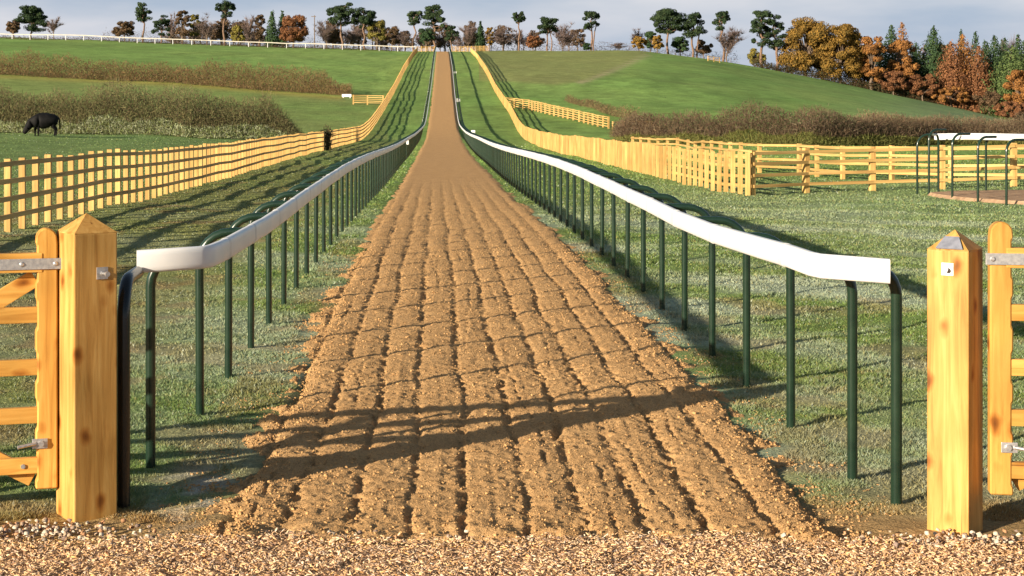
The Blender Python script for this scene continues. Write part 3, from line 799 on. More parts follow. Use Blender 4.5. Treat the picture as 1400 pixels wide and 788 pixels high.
gc = ground_col(Xb, Yb, zb) * rng.uniform(.75, 1.25, (n, 1))
yl_ = rng.random(n)[:, None]; gc = np.where(yl_ < .12, gc * .4 + np.array([[.36, .30, .12]]) * .6, gc)
gc = np.where(yl_ > .93, gc * .4 + np.array([[.5, .55, .45]]) * .6, gc)
M_blade = col_mat('grass_blades', (8,), .12, 0, 0, transl=.25)
tag(link('grass', npmesh('grass', V, Fc, False, np.repeat(gc, 3, 0)), M_blade), 'short frosty grass either side of the gallop', 'grass', kind='stuff')

# ---------------------------------------------------------------- cow
def cow():
    X, Y = hit(60, 187); 
    ppm = F / Y; s = 1.38
    bm = bmesh.new(); sk = bm.verts.layers.skin.verify()
    J = {}; fat = 1.42
    def v(k, p, r):
        q = bm.verts.new(p); J[k] = q; q[sk].radius = (r[0] * fat, r[1] * fat); return q
    # x = towards the head
    v('pelvis', (-.78, 0, 1.12), (.33, .33)); v('rump', (-1.02, 0, 1.13), (.22, .24)); v('loin', (-.40, 0, 1.08), (.36, .37)); v('belly', (0, 0, 1.02), (.38, .42))
    v('chest', (.42, 0, 1.03), (.34, .40)); v('shoulder', (.70, 0, 1.08), (.26, .34)); v('neck', (.96, 0, .90), (.19, .25)); v('neck2', (1.16, 0, .68), (.16, .20))
    v('poll', (1.31, 0, .54), (.15, .17)); v('face', (1.42, 0, .34), (.12, .13)); v('muzzle', (1.50, 0, .16), (.11, .11))
    v('tail0', (-1.14, 0, 1.20), (.05, .05)); v('tail1', (-1.20, 0, .80), (.03, .03)); v('tail2', (-1.19, 0, .45), (.045, .045))
    ch = ['rump', 'pelvis', 'loin', 'belly', 'chest', 'shoulder', 'neck', 'neck2', 'poll', 'face', 'muzzle']
    E = list(zip(ch, ch[1:])) + [('rump', 'tail0'), ('tail0', 'tail1'), ('tail1', 'tail2')]
    for sd in (-1, 1):
        fx = .06 * sd; k = str(sd)
        v('hip' + k, (-.80, .17 * sd, .92), (.16, .20)); v('stifle' + k, (-.68 + fx, .2 * sd, .70), (.11, .13)); v('hock' + k, (-.92 + fx, .19 * sd, .46), (.06, .07)); v('pastern' + k, (-.86 + fx, .19 * sd, .14), (.045, .045)); v('hoof' + k, (-.83 + fx, .19 * sd, .03), (.06, .06))
        v('sh' + k, (.56, .16 * sd, .86), (.15, .2)); v('elbow' + k, (.50 - fx * 2, .17 * sd, .66), (.09, .1)); v('knee' + k, (.54 - fx * 2, .17 * sd, .38), (.055, .06)); v('past' + k, (.53 - fx * 2, .17 * sd, .12), (.042, .042)); v('hf' + k, (.56 - fx * 2, .17 * sd, .03), (.058, .055))
        v('ear' + k, (1.27, .2 * sd, .56), (.035, .05)); v('ear_tip' + k, (1.24, .30 * sd, .53), (.02, .035))
        E += [('pelvis', 'hip' + k), ('hip' + k, 'stifle' + k), ('stifle' + k, 'hock' + k), ('hock' + k, 'pastern' + k), ('pastern' + k, 'hoof' + k),
              ('shoulder', 'sh' + k), ('sh' + k, 'elbow' + k), ('elbow' + k, 'knee' + k), ('knee' + k, 'past' + k), ('past' + k, 'hf' + k), ('poll', 'ear' + k), ('ear' + k, 'ear_tip' + k)]
    for a, b in E: bm.edges.new((J[a], J[b]))
    J['pelvis'][sk].use_root = True
    me = bpy.data.meshes.new('cow_body'); bm.to_mesh(me); bm.free()
    root = empty('cow', (X, Y, G(X, Y)), 'black cow grazing head down in front of the hedge on the left', 'cow', None, R(180 + 12))
    m = flat_noise_mat('black_hide', (.003, .003, .0035), (.008, .0075, .0075), 3, .7, .15)
    o = link('body', me, m, root); o.scale = (.80, .92, .93)
    md = o.modifiers.new('skin', 'SKIN'); md.use_smooth_shade = True; o.modifiers.new('sub', 'SUBSURF').levels = 1; o.modifiers['sub'].render_levels = 1
    dg = bpy.context.evaluated_depsgraph_get(); dg.update()
    me2 = bpy.data.meshes.new_from_object(o.evaluated_get(dg)); o.modifiers.clear(); o.data = me2
    if not me2.materials: me2.materials.append(m)
    for p in me2.polygons: p.use_smooth = True
cow()

# ---------------------------------------------------------------- trees
def leafquads(P, size, g, Nn=None):
    n = len(P); nr = g.normal(size=(n, 3))
    if Nn is not None: nr = nr * .45 + Nn
    nr /= np.linalg.norm(nr, axis=1)[:, None] + 1e-9
    a = np.cross(nr, g.normal(size=(n, 3))); a /= np.linalg.norm(a, axis=1)[:, None] + 1e-9
    b = np.cross(nr, a)
    s = size * g.uniform(.6, 1.3, n)[:, None]
    V = np.stack([P - a * s - b * s * .5, P + a * s - b * s * .6, P + a * s * .8 + b * s * .7, P - a * s * .7 + b * s * .6], 1).reshape(-1, 3)
    return V, np.arange(n * 4).reshape(-1, 4)
def fol_mat(name, c1, c2, c3):
    m, t, b = mat(name, .9, .1)
    n1 = noise(t, 1.1, 3); n2 = noise(t, 7, 2)
    f = maths(t, 'ADD', maths(t, 'MULTIPLY', n1, .62), maths(t, 'MULTIPLY', n2, .38))
    c = ramp(t, f, [(.36, c1), (.5, c2), (.62, c3)])
    oi = N(t, 'ShaderNodeObjectInfo').outputs['Random']
    c = mixc(t, c, ramp(t, oi, [(0, (.85, .85, .85)), (1, (1.15, 1.12, 1.1))]), 1.0, 'MULTIPLY')
    t.links.new(c, b.inputs['Base Color'])
    tr = N(t, 'ShaderNodeBsdfTranslucent'); ms = N(t, 'ShaderNodeMixShader'); ms.inputs[0].default_value = .18
    t.links.new(c, tr.inputs[0]); t.links.new(b.outputs[0], ms.inputs[1]); t.links.new(tr.outputs[0], ms.inputs[2]); t.links.new(ms.outputs[0], t.nodes['Material Output'].inputs[0])
    return m
FM = {
 'pine': fol_mat('pine_needles', (.022, .040, .022), (.040, .068, .032), (.065, .09, .04)),
 'conifer': fol_mat('conifer_needles', (.022, .045, .024), (.042, .078, .034), (.07, .11, .045)),
 'lightgreen': fol_mat('pale_conifer', (.05, .085, .035), (.10, .15, .05), (.16, .20, .07)),
 'ochre': fol_mat('ochre_leaves', (.08, .065, .022), (.21, .13, .032), (.36, .21, .05)),
 'olive': fol_mat('olive_leaves', (.09, .085, .025), (.18, .16, .04), (.27, .22, .06)),
 'orange': fol_mat('orange_leaves', (.13, .065, .026), (.30, .14, .045), (.44, .22, .07)),
 'rust': fol_mat('rust_leaves', (.10, .05, .028), (.21, .095, .045), (.31, .15, .07)),
 'brown': fol_mat('brown_leaves', (.06, .042, .028), (.12, .08, .045), (.19, .12, .07)),
 'bare': fol_mat('bare_twigs', (.10, .075, .07), (.17, .125, .115), (.24, .18, .16)),
}
M_bark = flat_noise_mat('grey_bark', (.10, .075, .055), (.22, .16, .12), 6, .9, .1)
M_pbark = flat_noise_mat('pine_bark', (.13, .085, .06), (.25, .16, .115), 4, .9, .1)
def limb(bm, p, q, r0, r1, g, n=6, k=4):
    p = Vector(p); q = Vector(q); L_ = (q - p).length; pts = []; rs = []
    for i in range(k + 1):
        t = i / k; o = Vector((g.uniform(-1, 1), g.uniform(-1, 1), g.uniform(-.4, .4))) * L_ * .045 * (0 if i in (0, k) else 1)
        o.z += math.sin(t * math.pi) * L_ * .04
        pts.append(p.lerp(q, t) + o); rs.append(r0 + (r1 - r0) * t)
    tube(bm, pts, rs, n, False); return pts
def tree(name, label, kind, px, ytop, wpx, Z=None, col=None, ybot=None, group='trees along the skyline', dens=1.0, seed=None, trunks=1, cr=.45):
    g = np.random.default_rng(int(px * 7 + ytop)); gr = random.Random(int(px * 3 + ytop))
    Z = Z or 408; X = (px - VX) / F * Z; z0 = G(X, Z); ppm = F / Z
    h = CH + (VY - ytop) / ppm - z0; w = wpx / ppm
    cb = None if ybot is None else CH + (VY - ybot) / ppm - z0
    root = empty(name, (X, Z, z0), label, 'bush' if name == 'bush' else 'tree', group)
    bm = bmesh.new(); pts = []; nrm = []
    sz = .15
    if kind == 'pine':
        w *= 1.04
        base = h * (1 - cr)
        lean = g.uniform(-.04, .04) * h
        top = (lean, 0, h * .9)
        tp = limb(bm, (0, 0, -.5), top, .028 * h, .010 * h, gr, 7, 6)
        if trunks > 1:
            limb(bm, (w * .16, .3, -.5), (w * .22, .2, h * .8), .020 * h, .01 * h, gr, 6, 5)
        ncl = int(16 + w * 2.2)
        for i in range(ncl):
            t = gr.random() ** .75; zc = base + (h - base) * t * .93
            rr = w * .5 * math.sqrt(max(.08, 1 - ((t - .45) / .62) ** 2)) * gr.uniform(.25, .82); an = gr.uniform(0, 6.283)
            c = np.array([lean * zc / h + rr * math.cos(an), rr * math.sin(an) * .8, zc])
            if i % 3 == 0: rr = w * .5 * gr.uniform(.7, 1.08) * (1 - .35 * t); c = np.array([lean * zc / h + rr * math.cos(an), rr * math.sin(an), zc])
            f_ = .55 if i % 3 == 0 else 1; cs = np.array([w * gr.uniform(.15, .26) * f_, w * gr.uniform(.15, .26) * f_, w * gr.uniform(.07, .13)])
            limb(bm, (lean * zc / h, 0, zc - gr.uniform(.3, 1.2)), tuple(c), .010 * h, .004 * h, gr, 4, 2)
            k = int(105 * dens * (w / 4) ** 1.3); d = g.normal(size=(k, 3)); d /= np.linalg.norm(d, axis=1)[:, None]
            pts.append(c + d * cs * (g.random((k, 1)) ** .3)); nrm.append(d / cs * cs.mean() + np.array([0, 0, .25]))
        colr = col or 'pine'; sz = .15
    elif kind == 'conifer':
        limb(bm, (0, 0, -.5), (0, 0, h * .97), .02 * h, .004 * h, gr, 6, 3)
        k = int(2200 * dens * max(1, w / 4)); lay = max(9, int(h * 2.2))
        for i in range(lay):
            t = (i + gr.uniform(-.25, .25)) / lay; zc = (cb if cb else h * .08) + (h - (cb if cb else h * .08)) * t
            rr = w * (.60 if col in (None, 'conifer') else .66) * (1 - t ** (1.9 if col in (None, 'conifer') else 2.8)) ** .85 * gr.uniform(.78, 1.15) + .15
            kk = max(20, int(k / lay * 1.6 * (1 - t) + 12)); an = g.uniform(0, 6.283, kk); ra = rr * np.sqrt(g.random(kk)) * (1 + .22 * np.sin(an * gr.choice([3, 4, 5]) + i))
            pts.append(np.stack([ra * np.cos(an), ra * np.sin(an), zc - .28 * ra + g.normal(0, .26, kk)], 1)); nrm.append(np.stack([np.cos(an), np.sin(an), .35 + 0 * an], 1))
        pts.append(np.stack([g.normal(0, .06, 12), g.normal(0, .06, 12), h - g.random(12) * .8], 1)); nrm.append(np.tile([0., -.6, .6], (12, 1)))
        colr = col or 'conifer'; sz = .17
    elif kind == 'broad':
        lo = cb if cb is not None else h * .18
        limb(bm, (0, 0, -.5), (0, 0, h * .55), .03 * h, .015 * h, gr, 7, 4)
        ncl = int(26 + w * 3.2)
        for i in range(ncl):
            t = gr.random(); zc = lo + (h - lo) * (.10 + .80 * t)
            rr = w * .5 * math.sqrt(max(.1, 1 - ((t - .42) / .68) ** 2)) * gr.uniform(.35, .86); an = gr.uniform(0, 6.283)
            c = np.array([rr * math.cos(an), rr * math.sin(an), zc]); r_ = min(w, h) * gr.uniform(.075, .15)
            cs = np.array([r_ * 1.15, r_ * 1.15, r_ * .8])
            limb(bm, (0, 0, h * gr.uniform(.2, .5)), tuple(c), .010 * h, .003 * h, gr, 4, 2)
            k = int(150 * dens * max(.6, r_)); d = g.normal(size=(k, 3)); d /= np.linalg.norm(d, axis=1)[:, None]
            pts.append(c + d * cs * (g.random((k, 1)) ** .25)); nrm.append(d + np.array([0, 0, .2]))
        colr = col or 'ochre'; sz = .155
    elif kind == 'bare':
        # trunk and ever finer twigs
        tw = []; tips = []
        limb(bm, (0, 0, -.5), (0, 0, h * .5), .020 * h, .012 * h, gr, 6, 3)
        for i in range(17):
            z_ = h * gr.uniform(.16, .5); an = gr.uniform(0, 6.283); rr = w * .5 * gr.uniform(.35, .95)
            q = Vector((rr * math.cos(an), rr * math.sin(an), min(h * .93, z_ + h * gr.uniform(.2, .5) * (1.15 - rr / (w * .5 + .01) * .5))))
            P_ = limb(bm, (0, 0, z_), q, .008 * h, .002 * h, gr, 4, 4)
            for j in range(int(70 * dens)):
                s = P_[gr.randrange(1, 5)]; e = s + Vector((gr.gauss(0, .11) * w, gr.gauss(0, .11) * w, gr.uniform(.02, .17) * h)); tw.append((s, e))
        S = np.array([(s.x, s.y, s.z) for s, e in tw]); E = np.array([(e.x, e.y, e.z) for s, e in tw])
        E[:, 2] = np.minimum(E[:, 2], h); n_ = len(S); wv = g.normal(size=(n_, 3)) * np.array([1, .6, .2]); wv /= np.linalg.norm(wv, axis=1)[:, None]; wv *= .05
        V = np.stack([S - wv, S + wv, E], 1).reshape(-1, 3); Fc = np.arange(n_ * 3).reshape(-1, 3)
        o = link('crown', npmesh('crown', V, Fc), FM[col or 'bare'], root)
    if kind != 'bare':
        P = np.concatenate(pts); V, Fc = leafquads(P, sz * (1 if Z > 300 else .8), g, np.concatenate(nrm))
        link('crown', npmesh('crown', V, Fc), FM[colr], root)
    link('trunk', bmm('trunk', bm, True), M_pbark if kind == 'pine' else M_bark, root)
    return root
T = [
 # name, label, kind, px, ytop, width px, kwargs
 ('oak_tree', 'small brown leafed tree at the left end of the first skyline clump', 'broad', 18, 28, 22, dict(col='brown', Z=402, ybot=46)),
 ('pine_tree', 'broad dark pine in the middle of the isolated clump at far left', 'pine', 43, 8, 42, dict(cr=.78, Z=404, dens=1.6)),
 ('bare_tree', 'leafless grey tree at the right end of the isolated clump at far left', 'bare', 73, 22, 26, dict(Z=402)),
 ('oak_tree', 'low spreading olive brown tree left of the tall leaning pine', 'broad', 170, 29, 40, dict(col='brown', ybot=49)),
 ('pine_tree', 'tall pine with small high crown above the low brown tree', 'pine', 196, 4, 26, dict(cr=.45)),
 ('pine_tree', 'short dark pine with broken crown just right of the tall small-crowned pine', 'pine', 220, 19, 25, dict(cr=.8)),
 ('bare_tree', 'leafless tree behind the short dark pine', 'bare', 234, 14, 22, dict(Z=418)),
 ('oak_tree', 'rusty brown narrow tree between two leafless trees left of the tallest left pine', 'broad', 250, 12, 22, dict(col='brown')),
 ('oak_tree', 'dark green brown tree touching the rusty narrow tree', 'broad', 266, 18, 18, dict(col='olive', Z=416)),
 ('bare_tree', 'wide leafless tree left of the tallest pine of the left skyline', 'bare', 283, 16, 34, dict()),
 ('pine_tree', 'tallest pine of the left skyline with flat topped crown and bare stem', 'pine', 307, 1, 28, dict(cr=.36)),
 ('oak_tree', 'brown tree standing under the tallest pine of the left skyline', 'broad', 303, 22, 20, dict(col='brown', Z=416)),
 ('oak_tree', 'small olive tree just right of the tallest left pine', 'broad', 326, 34, 22, dict(col='olive')),
 ('bare_tree', 'thin leafless tree between the small olive tree and the dark round one', 'bare', 341, 17, 24, dict()),
 ('oak_tree', 'dark brown round tree left of the two pointed conifers', 'broad', 355, 18, 21, dict(col='brown')),
 ('conifer_tree', 'pointed dark conifer, left one of the pair beside the red tree', 'conifer', 372, 15, 16, dict()),
 ('conifer_tree', 'pointed dark conifer, right one of the pair beside the red tree', 'conifer', 386, 15, 15, dict(Z=420)),
 ('red_tree', 'bright rust red broad tree on the skyline left of the tall pole', 'broad', 401, 20, 46, dict(col='rust', ybot=58, dens=1.4)),
 ('bare_tree', 'pale leafless tree right of the tall pole', 'bare', 446, 26, 34, dict()),
 ('oak_tree', 'brown tree growing under the big left pine of the middle pair', 'broad', 459, 38, 22, dict(col='brown', Z=418)),
 ('pine_tree', 'big flat topped pine, left one of the pair right of the pole', 'pine', 467, 4, 36, dict(cr=.5, dens=1.3)),
 ('bare_tree', 'grey leafless tree between the trunks of the two big pines', 'bare', 484, 30, 34, dict(Z=420)),
 ('pine_tree', 'big flat topped pine, right one of the pair right of the pole', 'pine', 499, 9, 34, dict(cr=.5, dens=1.3)),
 ('oak_tree', 'yellow green pyramidal tree right of the pair of big pines', 'broad', 516, 27, 34, dict(col='olive', ybot=58)),
 ('oak_tree', 'dark brown tree with round top beside the yellow green tree', 'broad', 536, 34, 22, dict(col='brown')),
 ('bare_tree', 'pale leafless tree left of the slim pine by the hill top', 'bare', 553, 40, 28, dict()),
 ('pine_tree', 'slim pine with small flat crown just left of the top of the gallop', 'pine', 566, 15, 23, dict(cr=.32)),
 ('pine_tree', 'large open crowned pine standing at the left side of the top of the gallop', 'pine', 593, 6, 34, dict(cr=.62, dens=1.4)),
 ('oak_tree', 'dark evergreen thicket tree under the large pine at the top of the gallop', 'broad', 583, 42, 22, dict(col='conifer', ybot=62)),
 ('pine_tree', 'low dark pine directly above the top of the gallop', 'pine', 617, 36, 22, dict(cr=.6, dens=.8)),
 ('bare_tree', 'reddish leafless tree right of the top of the gallop', 'bare', 640, 28, 34, dict(dens=1.4)),
 ('oak_tree', 'brown bushy tree behind the reddish leafless tree', 'broad', 648, 40, 30, dict(col='brown', Z=420, dens=.6)),
 ('conifer_tree', 'small dark conifer in the brown trees right of the gallop', 'conifer', 657, 30, 12, dict()),
 ('oak_tree', 'narrow golden tree right of the small dark conifer', 'broad', 669, 34, 12, dict(col='ochre')),
 ('bare_tree', 'wide leafless tree left of the small lone pine', 'bare', 688, 34, 36, dict(dens=1.3)),
 ('pine_tree', 'slim pine with a small ball crown rising from leafless trees', 'pine', 709, 16, 19, dict(cr=.3)),
 ('bare_tree', 'leafless tree at the foot of the slim ball crowned pine', 'bare', 708, 38, 24, dict(Z=416)),
 ('oak_tree', 'low rust red tree left of the pine with two stems', 'broad', 729, 48, 26, dict(col='rust', dens=.7)),
 ('pine_tree', 'leaning two stemmed pine above the rust red tree', 'pine', 748, 24, 29, dict(cr=.45, trunks=2)),
 ('bare_tree', 'rounded dense leafless tree between the leaning pine and the lone tall pine', 'bare', 778, 40, 36, dict(dens=1.8)),
 ('pine_tree', 'lone tall pine with twin stems and round crown against open sky', 'pine', 808, 16, 25, dict(cr=.42, trunks=2)),
 ('bush', 'small dark evergreen bush at the foot of the lone tall pine', 'broad', 802, 59, 12, dict(col='conifer')),
 ('bush', 'low grey leafless bush right of the lone tall pine', 'bare', 845, 58, 30, dict()),
 ('bare_tree', 'pinkish leafless tree behind the yellow bush on the right skyline', 'bare', 872, 38, 28, dict(Z=420, dens=1.4)),
 ('oak_tree', 'round yellow ochre tree at the left edge of the right pine group', 'broad', 874, 50, 24, dict(col='ochre')),
 ('oak_tree', 'dark evergreen tree between the ochre tree and the orange one', 'broad', 890, 42, 20, dict(col='conifer', Z=414)),
 ('oak_tree', 'small round orange brown tree under the big pine group', 'broad', 899, 47, 17, dict(col='ochre', Z=404)),
 ('pine_tree', 'biggest pine of the right group with wide dark crown', 'pine', 914, 12, 42, dict(cr=.5, dens=1.6)),
 ('pine_tree', 'pine with pale straight stem right of the biggest pine', 'pine', 947, 17, 34, dict(cr=.58, dens=1.4, trunks=2)),
 ('oak_tree', 'dark undergrowth tree between the two big pines on the right', 'broad', 930, 50, 26, dict(col='conifer', Z=420)),
 ('oak_tree', 'dark brown tree behind the pale stemmed pine', 'broad', 962, 54, 26, dict(col='brown', Z=420)),
 ('pine_tree', 'pine with small dark crown rising out of the pink leafless tree', 'pine', 988, 16, 26, dict(cr=.35, Z=410)),
 ('bare_tree', 'large pinkish leafless tree around the stem of the small crowned pine', 'bare', 994, 34, 46, dict(dens=2.2)),
 ('pine_tree', 'tall green crowned pine at the left edge of the autumn wood', 'pine', 1043, 12, 36, dict(cr=.6, Z=404, dens=1.4)),
 ('pine_tree', 'pine with pale orange stem just in front of the autumn wood', 'pine', 1061, 20, 30, dict(cr=.62, Z=404, dens=1.3)),
 ('oak_tree', 'olive brown undergrowth tree below the tall pine at the edge of the wood', 'broad', 1035, 66, 28, dict(col='olive')),
]
W_ = 'trees of the autumn wood on the right'
T += [
 ('oak_tree', 'large round ochre and olive oak, first big tree of the wood', 'broad', 1102, 22, 78, dict(col='ochre', Z=405, ybot=100, dens=2.2, group=W_)),
 ('oak_tree', 'large golden brown oak right of the first oak of the wood', 'broad', 1150, 30, 74, dict(col='ochre', Z=404, ybot=112, dens=2.2, group=W_)),
 ('oak_tree', 'orange brown oak lowest of the three big oaks', 'broad', 1192, 43, 44, dict(col='orange', Z=403, ybot=116, dens=1.8, group=W_)),
 ('conifer_tree', 'dark green conifer top behind the orange oak', 'conifer', 1219, 34, 36, dict(Z=418, dens=2, group=W_)),
 ('larch_tree', 'pale orange larch between two dark conifers', 'conifer', 1233, 31, 26, dict(col='orange', Z=424, dens=1.5, group=W_)),
 ('larch_tree', 'bright orange spreading larch with pale bare stem', 'broad', 1233, 52, 46, dict(col='orange', Z=408, ybot=110, dens=1.6, group=W_)),
 ('oak_tree', 'brown orange undergrowth tree below the spreading larch', 'broad', 1222, 96, 48, dict(col='rust', Z=402, dens=1.5, group=W_)),
 ('conifer_tree', 'broad dark green conifer in the middle of the wood', 'conifer', 1276, 36, 48, dict(Z=412, dens=3, group=W_)),
 ('oak_tree', 'low rusty tree at the edge of the grass in the middle of the wood', 'broad', 1262, 100, 46, dict(col='rust', Z=402, dens=1.5, group=W_)),
 ('larch_tree', 'tall rust brown larch right of the broad dark conifer', 'conifer', 1300, 56, 40, dict(col='rust', Z=405, dens=2.4, group=W_)),
 ('larch_tree', 'tallest bright orange larch of the wood', 'conifer', 1316, 47, 42, dict(col='orange', Z=408, dens=2.6, group=W_)),
 ('conifer_tree', 'dark conifer tip behind the bright orange larch', 'conifer', 1314, 40, 18, dict(Z=424, group=W_)),
 ('conifer_tree', 'slim dark conifer right of the tallest orange larch', 'conifer', 1334, 43, 26, dict(Z=418, dens=1.6, group=W_)),
 ('larch_tree', 'reddish brown larch with dense low branches by the slim dark conifer', 'conifer', 1338, 62, 36, dict(col='rust', Z=404, dens=2.2, group=W_)),
 ('oak_tree', 'orange brown bushy tree at the lowest edge of the grass', 'broad', 1300, 118, 60, dict(col='orange', Z=401, dens=1.6, group=W_)),
 ('conifer_tree', 'tall dark green conifer left of the light green one', 'conifer', 1360, 48, 40, dict(Z=408, dens=2.6, group=W_)),
 ('bare_tree', 'leafless grey tree top above the conifers at the right edge', 'bare', 1382, 36, 36, dict(Z=430, dens=1.6, group=W_)),
 ('conifer_tree', 'very dark conifer against the sky at the right edge', 'conifer', 1392, 47, 38, dict(Z=420, dens=2.4, group=W_)),
 ('conifer_tree', 'light green conifer sweeping down at the right edge', 'conifer', 1384, 62, 60, dict(col='lightgreen', Z=400, dens=3, group=W_)),
 ('oak_tree', 'dark brown tree between the light green conifer and the low orange trees', 'broad', 1352, 122, 44, dict(col='brown', Z=399, dens=1.6, group=W_)),
 ('larch_tree', 'bright orange tree in the bottom right corner of the wood', 'broad', 1396, 92, 50, dict(col='orange', Z=392, dens=2.2, group=W_)),
 ('oak_tree', 'low rust orange tree at the foot of the bright orange corner tree', 'broad', 1385, 138, 56, dict(col='rust', Z=386, dens=1.8, group=W_)),
 ('oak_tree', 'dark shaded tree between the first and second big oaks of the wood', 'broad', 1124, 56, 40, dict(col='brown', Z=422, dens=1.4, group=W_)),
 ('oak_tree', 'dark shaded tree behind the second and lowest big oaks of the wood', 'broad', 1176, 62, 44, dict(col='conifer', Z=424, dens=1.4, group=W_)),
 ('conifer_tree', 'dark conifer filling the gap between the orange larch and broad conifer', 'conifer', 1252, 58, 40, dict(Z=422, dens=1.6, group=W_)),
 ('conifer_tree', 'green conifer behind the tall rust brown larch', 'conifer', 1296, 60, 40, dict(Z=424, dens=1.6, group=W_)),
 ('conifer_tree', 'green conifer between the reddish larch and the tall dark conifer', 'conifer', 1346, 56, 36, dict(Z=424, dens=1.6, group=W_)),
 ('conifer_tree', 'blue green conifer behind the light green one at the right edge', 'conifer', 1374, 52, 44, dict(Z=426, dens=1.6, group=W_)),
 ('conifer_tree', 'dark green conifer just outside the right edge of the wood', 'conifer', 1430, 44, 60, dict(Z=405, dens=2.5, group=W_)),
]
fr_ = random.Random(5)
AN = [(225, 'the short broken pine'), (250, 'the rusty narrow tree'), (283, 'the widest bare tree'), (308, 'the tallest left pine'), (340, 'the small olive tree'),
      (362, 'the paired conifers'), (434, 'the thin pole'), (466, 'the left big pine'), (498, 'the right big pine'), (530, 'the yellow green tree'),
      (566, 'the slim hilltop pine'), (592, 'the large open pine'), (617, 'the low dark pine'), (657, 'the small dark conifer'), (700, 'the ball crowned pine'),
      (748, 'the leaning pine'), (806, 'the lone tall pine')]
for (qa, ta), (qb, tb) in zip(AN, AN[1:]):
    if qa == 362: continue
    for j_, (nm_, kd_, cl_, ad_, f_) in enumerate((('bare_tree', 'bare', 'bare', 'leafless grey', .33), ('oak_tree', 'broad', 'brown', 'brown leafed', .7))):
        T.append((nm_, '%s back row tree between %s and %s' % (ad_, ta, tb), kd_, qa + (qb - qa) * f_ + fr_.uniform(-2, 2), fr_.uniform(24, 42), fr_.uniform(26, 40),
                  dict(Z=fr_.uniform(426, 450), dens=(1.2, .5)[j_], col=cl_, group='brown and leafless back row trees on the skyline')))
for q_, kd_, cl_, nm_, lb_ in ((1182, 'conifer', 'rust', 'larch_tree', 'back row rust larch behind the lowest of the three big oaks'), (1204, 'conifer', 'conifer', 'conifer_tree', 'back row dark conifer left of the pale orange larch'),
      (1248, 'conifer', 'conifer', 'conifer_tree', 'back row dark conifer right of the pale orange larch'), (1264, 'conifer', 'rust', 'larch_tree', 'back row rust larch left of the broad dark conifer'),
      (1288, 'broad', 'brown', 'oak_tree', 'back row brown tree right of the broad dark conifer'), (1324, 'conifer', 'rust', 'larch_tree', 'back row rust larch behind the tallest orange larch'),
      (1350, 'conifer', 'conifer', 'conifer_tree', 'back row dark conifer left of the tall dark green one'), (1370, 'conifer', 'conifer', 'conifer_tree', 'back row dark conifer behind the grey leafless tree top'),
      (1400, 'conifer', 'conifer', 'conifer_tree', 'back row dark conifer on the right edge of the picture')):
    T.append((nm_, lb_, kd_, q_, fr_.uniform(50, 66), fr_.uniform(36, 48), dict(Z=fr_.uniform(428, 445), dens=1.2, col=cl_, group=W_)))
for nm, lb, kd, px, yt, wp, kw in T: tree(nm, lb, kd, px, yt, wp, **kw)

# utility pole on the skyline
X, Z_ = (430 - VX) / F * 406, 406.0; z0 = G(X, Z_)
root = empty('utility_pole', (X, Z_, z0), 'thin grey pole with a small cross arm on the skyline right of the red tree', 'pole')
bm = bmesh.new(); tube(bm, [(0, 0, -.3), (0, 0, 7.7)], [.13, .09], 8); link('pole', bmm('pole', bm, True), M_bark, root)
bm = bmesh.new(); box(bm, (-.75, -.06, 7.35), (.35, .06, 7.5)); link('cross_arm', bmm('cross_arm', bm), M_bark, root)

# ---------------------------------------------------------------- hedges
def hedge(name, label, line, h, depth, n, cols, leaf=None, cat='hedge', base=None, hw=.019, lean=.35, wave=.35):
    g = np.random.default_rng(int(n)); P = [np.array(p) for p in line]
    cum = np.cumsum([0] + [np.linalg.norm(b - a) for a, b in zip(P, P[1:])]); s = g.random(n) * cum[-1]
    x = np.interp(s, cum, [p[0] for p in P]); y = np.interp(s, cum, [p[1] for p in P]) + g.uniform(-.5, .5, n) * depth
    x = x + g.normal(0, .15, n)
    bush = .84 + .30 * np.abs(vn(s * .42, s * 0, 94) - .5) * 2 * (.6 + .8 * vn(s * 1.7, s * 0, 95))
    hs = bush * (h if np.isscalar(h) else np.interp(s, cum * 1.0, h)) * (1 - wave + 2 * wave * fbm(s * .16, s * 0, 91, 3)) 
    z = H(x, y); z0 = z + g.beta(1.1, 1.9, n) * hs * (1.0 + .2 * fbm(s * 2.4, s * 0, 96, 2))
    Lh = g.uniform(.10, .46, n) * np.minimum(1, hs / 1.8); a = g.uniform(0, 6.283, n); l = Lh * np.abs(g.normal(0, .75, n))
    E = np.stack([x + np.cos(a) * l, y + np.sin(a) * l * .5, z0 + Lh * g.uniform(-.15, 1, n)], 1); S = np.stack([x, y, z0], 1)
    wv = np.stack([np.cos(a + 1.3), np.sin(a + 1.3) * .4, g.normal(0, .6, n)], 1) * hw
    V = np.stack([S - wv, S + wv, E], 1)
    ci = (z0 - z) / hs; pal = np.array(cols); pick = pal[g.integers(0, len(pal), n)]
    if base is not None:
        bb = np.array(base); pb = bb[g.integers(0, len(bb), n)]; q = (ci < .22 + .2 * fbm(s * .5, s * 0, 92, 2))[:, None]; pick = np.where(q, pb, pick)
    pick = pick * g.uniform(.75, 1.25, (n, 1)) * (.8 + .4 * fbm(s * .4, z0 * 1.2, 93, 3))[:, None]
    V = V.reshape(-1, 3); Fc = np.arange(n * 3).reshape(-1, 3)
    o = link(name, npmesh(name, V, Fc, False, np.repeat(pick, 3, 0)), M_twig); tag(o, label, cat); return o
M_twig = col_mat('hedge_twigs', (1.2,), .15, 0, 0, transl=.2)
BR = [(.16, .115, .06), (.20, .15, .075), (.12, .085, .05), (.17, .16, .07)]
